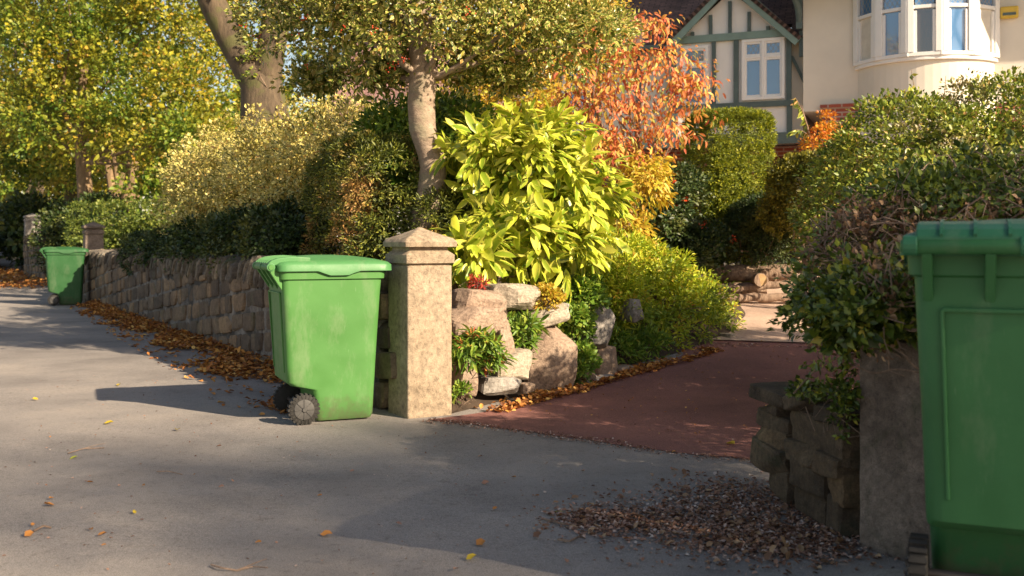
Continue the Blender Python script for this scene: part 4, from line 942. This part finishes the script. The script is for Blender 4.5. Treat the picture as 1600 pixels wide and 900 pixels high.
shrub('orange_shrub', 'small vivid orange autumn shrub against the red brick base of the house', 'shrub', [(at(1284, 208, 15.6), (.16, .15, .13)), (at(1305, 214, 15.5), (.15, .15, .12)), (at(1268, 226, 15.6), (.13, .15, .10)), (at(1292, 190, 15.6), (.10, .1, .12))],
      [dict(ncl=75, per=12, crad=.08, size=.05, T=TR, m=leaf_mat('vivid_orange_leaf', [(0, (.5, .12, .02)), (.5, (.8, .32, .03)), (1, (.8, .5, .05))]), seed=38)], stemz=.7)

# the big hedge on the right
hl2 = [((3.0, 7.6, 1.25), (.85, .9, .95)), ((3.9, 7.7, 1.35), (1.0, .9, 1.05)), ((5.0, 7.8, 1.45), (1.1, 1.0, 1.05)), ((2.75, 6.1, 1.0), (.75, .8, .70)), ((3.6, 6.2, 1.05), (.8, .8, .75))]
shrub('hedge', 'big rounded untidy green hedge rising behind the right gatepost towards the house', 'hedge', hl2,
      [dict(ncl=4200, per=26, crad=.085, size=.037, T=TR, m=lm_priv, seed=41, shell=(.86, 1.03), rough=.14, inner=.25, up=.6)], nst=16, r0=.03, stemz=0.0)
def shoots():
    r = np.random.default_rng(2); t = plantroot('hedge_shoots', 'thin leafy shoots sticking up above the hedge below the bay window', 'shoots', (3.0, 7.6, 1.9))
    P = []; A = []
    for (x, y, h) in ((0.0, 0, .55), (.22, .1, .52), (-.28, -.1, .3), (.6, 0, .42), (1.1, 0, .50), (-.45, 0, .2)):
        tip = (x+r.uniform(-.08, .08), y, h); b = MB(); b.tube([(x, y, -.3), (x+.02, y, h*.4), tip], [.006, .005, .002], 5); b.build('stem', M['twig'], t)
        for k in range(14): q = r.uniform(.1, 1); P.append((x+(tip[0]-x)*q, y, h*q)); A.append(unit(1, r)[0]+np.array([0, 0, .5]))
    leaves('foliage', np.array(P), np.array(A), unit(len(P), r), np.full(len(P), .05), TR, lm_priv, t)
shoots()
# ivy clad front with bare twigs over the gatepost
IVX = .16
il = [((1.62, 4.35, 1.02), (.42, .42, .42)), ((1.42, 4.55, .92), (.30, .32, .36)), ((1.95, 4.3, 1.15), (.45, .4, .40)), ((1.60, 3.98, .98), (.27, .26, .25)), ((2.5, 4.4, 1.15), (.5, .45, .42)), ((1.85, 4.9, 1.05), (.5, .4, .48)), ((2.6, 5.1, 1.1), (.6, .5, .5)), ((1.45, 4.3, .72), (.2, .22, .2)), ((1.30, 3.78, .97), (.24, .17, .17)), ((1.12, 4.0, .90), (.2, .2, .2)), ((1.20, 3.70, .90), (.20, .14, .13))]
il = [((l[0][0]+IVX, l[0][1], l[0][2]), l[1]) for l in il]
def ivy():
    loc = (1.6, 4.2, .2); t = plantroot('ivy_hedge', 'ivy and bare brown twigs in a dense bush over the dark gatepost', 'hedge', loc); lr = rel(il, loc)
    foliage('foliage', lr, 2300, 15, .06, .035, TR, lm_ivy, t, seed=43, shell=(.80, 1.05), rough=.2, inner=.25,
            clip=lambda p: ~((p[:, 0]+.08*np.sin(p[:, 2]*9) > -.24) & (p[:, 1] > -.28) & (p[:, 1] < .5) & (p[:, 2] > .46-.5*np.clip(p[:, 0]+.2, 0, .5)) & (p[:, 2]+.06*np.sin(p[:, 0]*11) < 1.10) & (np.random.default_rng(1).random(len(p)) < .84)))
    foliage('dead_leaves', lr, 1700, 9, .06, .028, TC, lm_dead, t, seed=44, shell=(.85, 1.04), rough=.2, clip=lambda p: (p[:, 0] > -.3) & (p[:, 2] < 1.15))
    r = np.random.default_rng(8); b = MB(); P, Nn = lobes_points(lr, 3600, (.84, 1.05), seed=45, rough=.2)
    for p, n_ in zip(P, Nn):
        if p[0] < -.32 or n_[1] > .4 or (p[2] > 1.12 and r.random() < .7): continue
        d = unit(1, r)[0]*.8+n_*.25+np.array([0, 0, .1]); d /= np.linalg.norm(d); L = r.uniform(.08, .24); k = unit(1, r)[0]*L*.25
        b.tube([p-d*L*.5, p-d*L*.15+k*.6, p+d*L*.2+k, p+d*L*.5], [.0034, .003, .0024, .0014], 5, cap=False)
    b.build('bare_twigs', M['twig'], t)['kind'] = 'stuff'
    # long runners across the post
    for pts in ([at(1370, 470, 3.7), at(1395, 495, 3.66), at(1420, 520, 3.6), at(1450, 512, 3.55)], [at(1338, 572, 3.84), at(1365, 585, 3.8), at(1400, 575, 3.74), at(1450, 585, 3.6)], [at(1405, 545, 3.70), at(1425, 570, 3.65), at(1452, 588, 3.6)], [at(1290, 560, 4.0), at(1262, 590, 4.1), at(1240, 615, 4.15)]):
        c = curve([p-np.array(loc) for p in pts], 14); q = MB(); q.tube(c, .0035, 6); q.build('runner', M['twig'], t)
    P = []; A = []
    for k in np.linspace(0, 1, 16): P.append(at(1300, 545, 3.98)*(1-k)+at(1240, 612, 4.15)*k-np.array(loc)+r.normal(size=3)*.012); A.append(unit(1, r)[0])
    leaves('trailing_leaves', np.array(P), np.array(A), unit(16, r), np.full(16, .03), TR, lm_ivy, t)
ivy()
shrub('ivy_tuft', 'small green ivy tuft growing on top of the broken rock stub', 'plant', [(at(1312, 615, 4.0), (.07, .09, .04)), (at(1318, 655, 3.96), (.035, .03, .07)), (at(1270, 612, 4.3), (.08, .08, .025))], [dict(ncl=70, per=8, crad=.03, size=.028, T=TR, m=lm_ivy, seed=46)])
# hedge continuing off to the right of the near bin
shrub('hedge', 'hedge continuing along the pavement beyond the right side of the picture', 'hedge', [((2.55, 3.35, .55), (.45, .45, .6)), ((2.95, 2.6, .5), (.45, .5, .55)), ((3.3, 1.9, .45), (.45, .5, .5))],
      [dict(ncl=500, per=16, crad=.12, size=.09, T=TR, m=lm_priv, seed=47, inner=.4)], stemz=0)

# background trees on the left
def bgtree(label, x, y, h, lobes, m, seed, bark, tr=.25, fork=None, size=.13, ncl=1500, per=22):
    z0 = float(gz(x, y)); trunk = [((x, y, z0), tr*1.25), ((x+.1, y, z0+h*.3), tr), ((x-.05, y, z0+h*.6), tr*.75), ((x+.1, y, z0+h), tr*.4)]
    st = (x, y, z0+h*.45); lim = autolimbs(st, lobes, tr*.35, seed, 1)
    if fork: lim += fork
    tree('autumn_tree', label, trunk, lim, lobes, [dict(ncl=int(ncl*.62), per=int(per*1.8), crad=.42, size=size, T=TR, m=m, seed=seed, shell=(.4, 1.08), rough=.35, inner=.05)], bark, 'autumn trees along the road')
def L(px, py, d, rx, rz_, ry=None): return (at(px, py, d), (rx, ry or rx, rz_))
bgtree('green and yellow leafed tree with straight trunk nearest the distant gatepost', at(128, 0, 27)[0], 27, 6, [L(150, 120, 27, 1.5, 1.3), L(230, 60, 27, 1.6, 1.4), L(80, 190, 27, 1.2, 1.0), L(190, 200, 26, 1.2, .9), L(270, 160, 26, 1.2, 1.0), L(150, -20, 27, 2.0, 1.5), L(290, -10, 27, 1.6, 1.4), L(290, 230, 25, .9, .8), L(60, 80, 27, 1.3, 1.2), L(240, 290, 25, .7, .7), L(30, 10, 27, 1.4, 1.4)], lm_tree, 51, M['bark_pale'], .20)
vx = at(188, 0, 31)[0]
bgtree('yellow tree with a sunlit forked low trunk behind the square hedge', vx, 31, 2.2, [L(230, 230, 32, 1.2, 1.0), L(200, 140, 33, 2.0, 1.8), L(320, 120, 33, 2.0, 1.8), L(260, 20, 33, 2.4, 1.8), L(330, 220, 32, 1.2, 1.0), L(130, 250, 33, 1.3, 1.0)], lm_tree, 52, M['bark_pale'], .22,
       fork=[[((vx, 31, .8), .2), (at(200, 310, 30.9), .2), (at(208, 285, 30.8), .15), (at(212, 240, 31), .1)], [((vx, 31, .8), .2), (at(180, 310, 30.9), .17), (at(174, 285, 31), .13), (at(168, 250, 31), .1)]])
bgtree('darker green tree overhanging the road at the far left edge', at(112, 0, 36)[0], 36, 7, [L(30, 60, 36, 2.6, 2.2), L(20, 200, 35, 1.8, 1.6), L(100, 260, 35, 1.4, 1.1), L(0, 245, 34, 1.4, .9), L(75, 270, 34, 1.1, .7), L(-60, 150, 36, 2.5, 2.5), L(90, -20, 36, 2.2, 2)], lm_treeg, 53, M['bark_dark'], .3)
bgtree('amber tree closing the view far down the road', -27, 58, 9, [L(10, 250, 58, 4, 3), L(70, 180, 58, 4, 3.4), L(-20, 120, 58, 4, 4), L(90, 60, 58, 4.5, 4), L(5, 345, 57, 3, 1.6), L(30, 20, 58, 5, 4)], lm_tree, 54, M['bark_dark'], .4, size=.24, ncl=1200)
# big old leaning tree
ot = [((at(425, 0, 17.5)[0], 17.5, .7), .50), (at(415, 190, 17.5), .42), (at(408, 130, 17.5), .36), (at(378, 90, 17.5), .26), (at(352, 45, 17.5), .24), (at(330, 0, 17.5), .23), (at(300, -70, 17.5), .2)]
otl = [L(300, -130, 17.5, 1.6, .8), L(420, -150, 17.5, 1.6, .9), L(180, -170, 17, 1.5, .8)]
tree('old_tree', 'big old tree with dark leaning ivy streaked trunk forking above the variegated shrub', ot,
     [[(at(412, 140, 17.5), .3), (at(420, 90, 17.4), .25), (at(432, 30, 17.3), .24), (at(440, -60, 17.2), .2)]], otl,
     [dict(ncl=400, per=22, crad=.3, size=.10, T=TR, m=lm_tree, seed=55, shell=(.4, 1.0), rough=.3)], M['bark_dark'])
shrub('trunk_ivy', 'ivy climbing the fork of the big old tree', 'ivy', [L(400, 60, 17.3, .22, .5), L(395, 110, 17.3, .2, .3), L(440, 40, 17.2, .2, .5)], [dict(ncl=120, per=16, crad=.08, size=.06, T=TR, m=lm_priv, seed=56)])
# trees behind the gardens, between the houses
bgtree('dark tree behind the neighbouring roof', -1.2, 38, 9, [((-1.5, 38, 5.5), (3.2, 2, 3)), ((1.5, 38, 6), (2.6, 2, 3.2)), ((-5, 39, 7), (3, 2, 3.4)), ((3, 36, 4), (2.5, 2, 2.5)), ((0, 37, 2.5), (3, 1.5, 2))], lm_treeg, 57, M['bark_dark'], .3, size=.2, ncl=1300)
bgtree('rusty brown tree glimpsed between the holly and the orange tree', .3, 15.5, 3, [L(790, 150, 15, .9, .6), L(850, 120, 15, .9, .8), L(760, 60, 15, 1, 1), L(880, 10, 15, 1, .8), L(740, 180, 15.2, .6, .5), L(830, 190, 14.5, .5, .4)], lm_gold, 58, M['twig'], .08, size=.075, ncl=700)

# ================================================================ leaf litter, fallen leaves, twigs
def litter(name, label, P, size, m, seed, T=TC):
    r = np.random.default_rng(seed); n = len(P); A = unit(n, r); A[:, 2] *= .25; nr = np.tile([0, 0, 1.0], (n, 1))+unit(n, r)*.45
    o = leaves(name, P, A, nr, size*r.uniform(.6, 1.3, n), T, m); tag(o, label, 'leaf litter', kind='stuff'); return o
def scatter_band(n, c, w_in, w_out, hmax, seed, power=1.0):
    """along a curve c(n,2); w>0 goes to the road side"""
    r = np.random.default_rng(seed); i = r.uniform(0, len(c)-1.001, n); k = i.astype(int); f = (i-k)[:, None]
    p = c[k]*(1-f)+c[k+1]*f; d = c[k+1]-c[k]; d /= np.linalg.norm(d, axis=1)[:, None]; nn = np.stack([-d[:, 1], d[:, 0]], 1)
    wv = w_in[0]+(w_in[1]-w_in[0])*(i/len(c)) if isinstance(w_in, tuple) else w_in
    wo = w_out[0]+(w_out[1]-w_out[0])*(i/len(c)) if isinstance(w_out, tuple) else w_out
    q = r.random(n)**power; off = -wv+(wo+wv)*q
    p = p+nn*off[:, None]
    clump = snoise(np.stack([p[:, 0], p[:, 1], p[:, 0]*0], 1), 3.2, 5)
    keep = (q < .50+.75*clump) | (r.random(n) < .05)
    z = gz(p[:, 0], p[:, 1])+.006+hmax*np.clip(1-q*1.25, 0, 1)*r.random(n)
    return np.stack([p[:, 0], p[:, 1], z], 1)[keep]
wc = np.array([-.93, 7.17])+np.linspace(0.1, 13.5, 60)[:, None]*U
litter('leaf_litter', 'thick bank of rust and orange leaves along the foot of the long stone wall', scatter_band(14500, wc, 0.0, (.95, .45), .11, 61, 1.25), .058, lm_litter, 62)
litter('leaf_litter', 'thin line of fallen leaves at the foot of the rockery stones', scatter_band(3400, Lc[5:52, :2], .26, (.16, .02), .04, 63), .045, lm_litter, 64)
fc = np.array([-.93, 7.17])+np.linspace(21, 40, 60)[:, None]*U
litter('leaf_litter', 'distant brown leaf heap on the pavement below the tall pale pier', scatter_band(5000, fc, 0.0, (2.2, 2.5), .25, 65), .10, lm_litter, 66)
def blob(n, pts, seed, h=.02, sd=.16):
    r = np.random.default_rng(seed); k = r.integers(0, len(pts), n); c = np.array(pts)[k]; p = c[:, :2]+r.normal(size=(n, 2))*np.array([sd, sd*1.0])*c[:, 2:3]
    return np.stack([p[:, 0], p[:, 1], gz(p[:, 0], p[:, 1])+.004+h*r.random(n)], 1)
bl = [(*gat(x, y)[:2], s_) for x, y, s_ in ((1180, 790, 1), (1120, 800, 1.1), (1060, 810, .9), (1220, 810, 1), (1280, 835, .8), (990, 815, .8), (1150, 770, .7), (1120, 840, .8), (1250, 850, .6), (930, 812, .5), (1180, 850, .6))]
litter('leaf_litter', 'crumbled brown and pinkish leaf litter spread in front of the broken rock stub', blob(6500, bl, 67, .006, .22), .021, lm_litter2, 68)
litter('leaf_crumbs', 'sparse tiny leaf crumbs and grit scattered over the whole pavement',
       np.array([(x, y, float(gz(x, y))+.004) for x, y in zip(rng.uniform(-4, 1.6, 700), rng.uniform(3.2, 9, 700)) if y < 7.0+max(0, -x-1.0)*1.6]), .013, lm_litter2, 69)
litter('leaf_crumbs', 'tiny pale leaf bits sprinkled over the red drive', np.array([(x, y, float(gz(x, y))+.012) for x, y in zip(rng.uniform(0, 3.6, 420), rng.uniform(5.8, 10.3, 420)) if y < 6.9+x*1.45 and y > 6.9-x*.9]), .018, lm_litter, 70)
FL = {'brown': lm_litter, 'yellow': lm_gold, 'dull': lm_litter2}
FL['green'] = leaf_mat('fallen_green_leaf', [(0, (.35, .42, .04)), (1, (.5, .5, .06))])
def fallen(px, py, s, col, label, seed):
    r = np.random.default_rng(seed); p = gat(px, py); o = leaves('fallen_leaf', np.zeros((1, 3)), np.array([[r.normal(), r.normal(), .05]]), np.array([[r.normal()*.3, r.normal()*.3, 1.0]]), np.array([s]), TC if col != 'green' else TO, FL[col])
    o.location = (p[0], p[1], float(gz(p[0], p[1]))+.008); tag(o, label, 'leaf', 'single leaves fallen on the pavement')
big = [(85, 794, .055, 'brown', 'reddish brown curled leaf alone on the bare tarmac near the left edge'), (122, 716, .06, 'green', 'single yellow green leaf on the tarmac left of the bin shadow'),
       (38, 842, .05, 'brown', 'round brown leaf closest to the bottom left corner'), (140, 830, .035, 'brown', 'upper of two small red brown leaves lying close together'), (152, 841, .04, 'brown', 'lower of two small red brown leaves lying close together'),
       (208, 806, .03, 'yellow', 'pale tan leaf right of the reddish curled leaf'), (162, 664, .06, 'yellow', 'orange leaf on sunny tarmac below the tip of the bin shadow'), (278, 673, .055, 'yellow', 'pale yellow leaf at the front edge of the leaf bank'),
       (500, 838, .05, 'brown', 'orange brown leaf on the tarmac below the bright bin'), (744, 854, .055, 'brown', 'dark brown curled leaf low in the middle of the tarmac'), (728, 877, .045, 'yellow', 'buff leaf nearest the bottom edge in the middle'),
       (715, 890, .035, 'dull', 'small dark leaf touching the bottom edge below the buff leaf'), (628, 822, .035, 'dull', 'small dull leaf left of the dark curled leaf'), (752, 756, .04, 'dull', 'little tan leaf where the tarmac turns shady'),
       (881, 801, .06, 'green', 'yellow green leaf at the left tip of the brown litter patch'), (1135, 693, .075, 'yellow', 'pale cream leaf lying on the red drive edge'), (60, 626, .05, 'yellow', 'white looking leaf on sunny tarmac at left'), (184, 604, .06, 'yellow', 'small bright leaf on sunny tarmac above the bin shadow')]
for i, (x, y, s_, c, lb_) in enumerate(big): fallen(x, y, s_, c, lb_, 100+i)
r_ = np.random.default_rng(77)
for i in range(34):
    x, y = r_.uniform(10, 1050), r_.uniform(680, 895)
    fallen(x, y, r_.uniform(.018, .034), 'dull' if r_.random() < .6 else 'brown', 'tiny brown leaf fragment lying alone on bare tarmac', 200+i)
def gtwig(label, pts, r0=.004, fork=True):
    P = [gat(x, y) for x, y in pts]; b = MB(); base = P[0]
    Q = [np.array([p[0]-base[0], p[1]-base[1], float(gz(p[0], p[1]))+.008+.006*math.sin(k*2)]) for k, p in enumerate(P)]
    b.tube(Q, [r0*(1-.12*k) for k in range(len(Q))], 6)
    if fork: m_ = Q[len(Q)//2]; b.tube([m_, m_+np.array([.05, .05, .01]), m_+np.array([.08, .11, .008])], [r0*.7, r0*.5, r0*.3], 5)
    o = b.build('twig', M['twig'], None, auto=True); o.location = (base[0], base[1], 0); tag(o, label, 'twig', 'twigs fallen on the pavement')
gtwig('forked twig at the bottom edge below the bright bin', [(330, 886), (345, 893), (370, 893), (395, 888), (418, 893)])
gtwig('short thick twig near the bottom left round leaf', [(52, 834), (68, 828), (80, 827)], .005, False)
gtwig('thin straight twig alone in the middle left of the tarmac', [(245, 741), (262, 742), (285, 744)], .003, False)
gtwig('long thin twig above the yellow green leaf on the left', [(106, 712), (130, 706), (163, 702)], .003)
gtwig('forked twig left of the brown litter patch with a dark leaf end', [(872, 845), (890, 850), (905, 838), (914, 842)], .005)
gtwig('curved stick lying along the front of the brown litter patch', [(850, 812), (880, 822), (915, 822), (935, 812)], .005)

# added unseen trees behind the camera, crowns shaped to cut sunlight over the foreground
def shade(gx_, gy_, s_, rx, rz_): return ((gx_+.8*s_, gy_-.6*s_, s_*math.tan(SUN_EL)), (rx, rx, rz_))
def shade_tree(label, lobes, ncl, seed):
    c = np.array([l[0] for l in lobes]).mean(0); x, y = c[0], c[1]
    tree('autumn_tree', label, [((x, y, 0), .3), ((x+.1, y, 3), .24), ((x, y+.1, 6), .2), ((x, y, 9), .12)], autolimbs((x, y, 6.5), lobes, .08, seed), lobes,
         [dict(ncl=ncl, per=14, crad=.42, size=.10, T=TR, m=lm_tree, seed=seed, shell=(.1, 1.05), rough=.2)], M['bark_dark'], 'unseen trees added to shade the foreground')
shade_tree('denser unseen tree added behind the camera to shade the right foreground', [shade(.4, 5.1, 30, .95, .9), shade(1.2, 5.0, 30, .9, .8), shade(1.5, 3.9, 30, 1.0, .9), shade(2.3, 3.2, 30, .9, .9), shade(.5, 4.0, 30, .9, .8), shade(-.4, 4.6, 30, .8, .6), shade(-.75, 4.15, 30, .75, .6), shade(.1, 3.5, 30, .8, .6)], 1050, 72)
shade_tree('thin crowned unseen tree added behind the camera to soften the left foreground', [shade(x, 4.7, 30, 1.15, .85) for x in (-5.4, -4.0, -2.6, -1.3)], 270, 71)
# dense wood far off behind everything
wood = [((x, 75+5*math.sin(x), 4.5+1.5*math.sin(x*.3)), (6, 4, 6.5)) for x in range(-75, 45, 7)]
wo = foliage('distant_wood', wood, 3800, 24, .9, .66, TR, lm_treeg, None, seed=81, shell=(.6, 1.05), rough=.2); tag(wo, 'mass of distant green and amber trees closing the view behind the houses', 'wood', kind='stuff')

litter('leaf_litter', 'loose rusty leaves lying among the crumbled litter at the foot of the rock stub', blob(420, bl, 91, .012, .26), .036, lm_dead, 92)

fh = [(WL(s_, .9, 1.5), (1.4, 1.2, 1.3)) for s_ in (34, 37, 40, 44, 48, 52, 57, 62)]+[((-44+k*3.2, 82, 1.4), (2.6, 1.5, 2.2)) for k in range(4)]
shrub('hedge', 'dark hedge rising over the furthest stone wall along the road', 'hedge', fh, [dict(ncl=1500, per=18, crad=.3, size=.22, T=TR, m=lm_dark, seed=93, inner=.3)], stemz=0)

sc0 = s0[:, :2]
litter('leaf_crumbs', 'line of grit and leaf crumbs gathered in the joint between red drive and pavement', scatter_band(2200, sc0, .10, .12, .006, 95), .014, lm_litter2, 96)
litter('leaf_crumbs', 'grit and gravel bits strayed over the upper end of the red drive', scatter_band(1500, s1[:45, :2], .55, .02, .004, 97), .02, lm_litter2, 98)
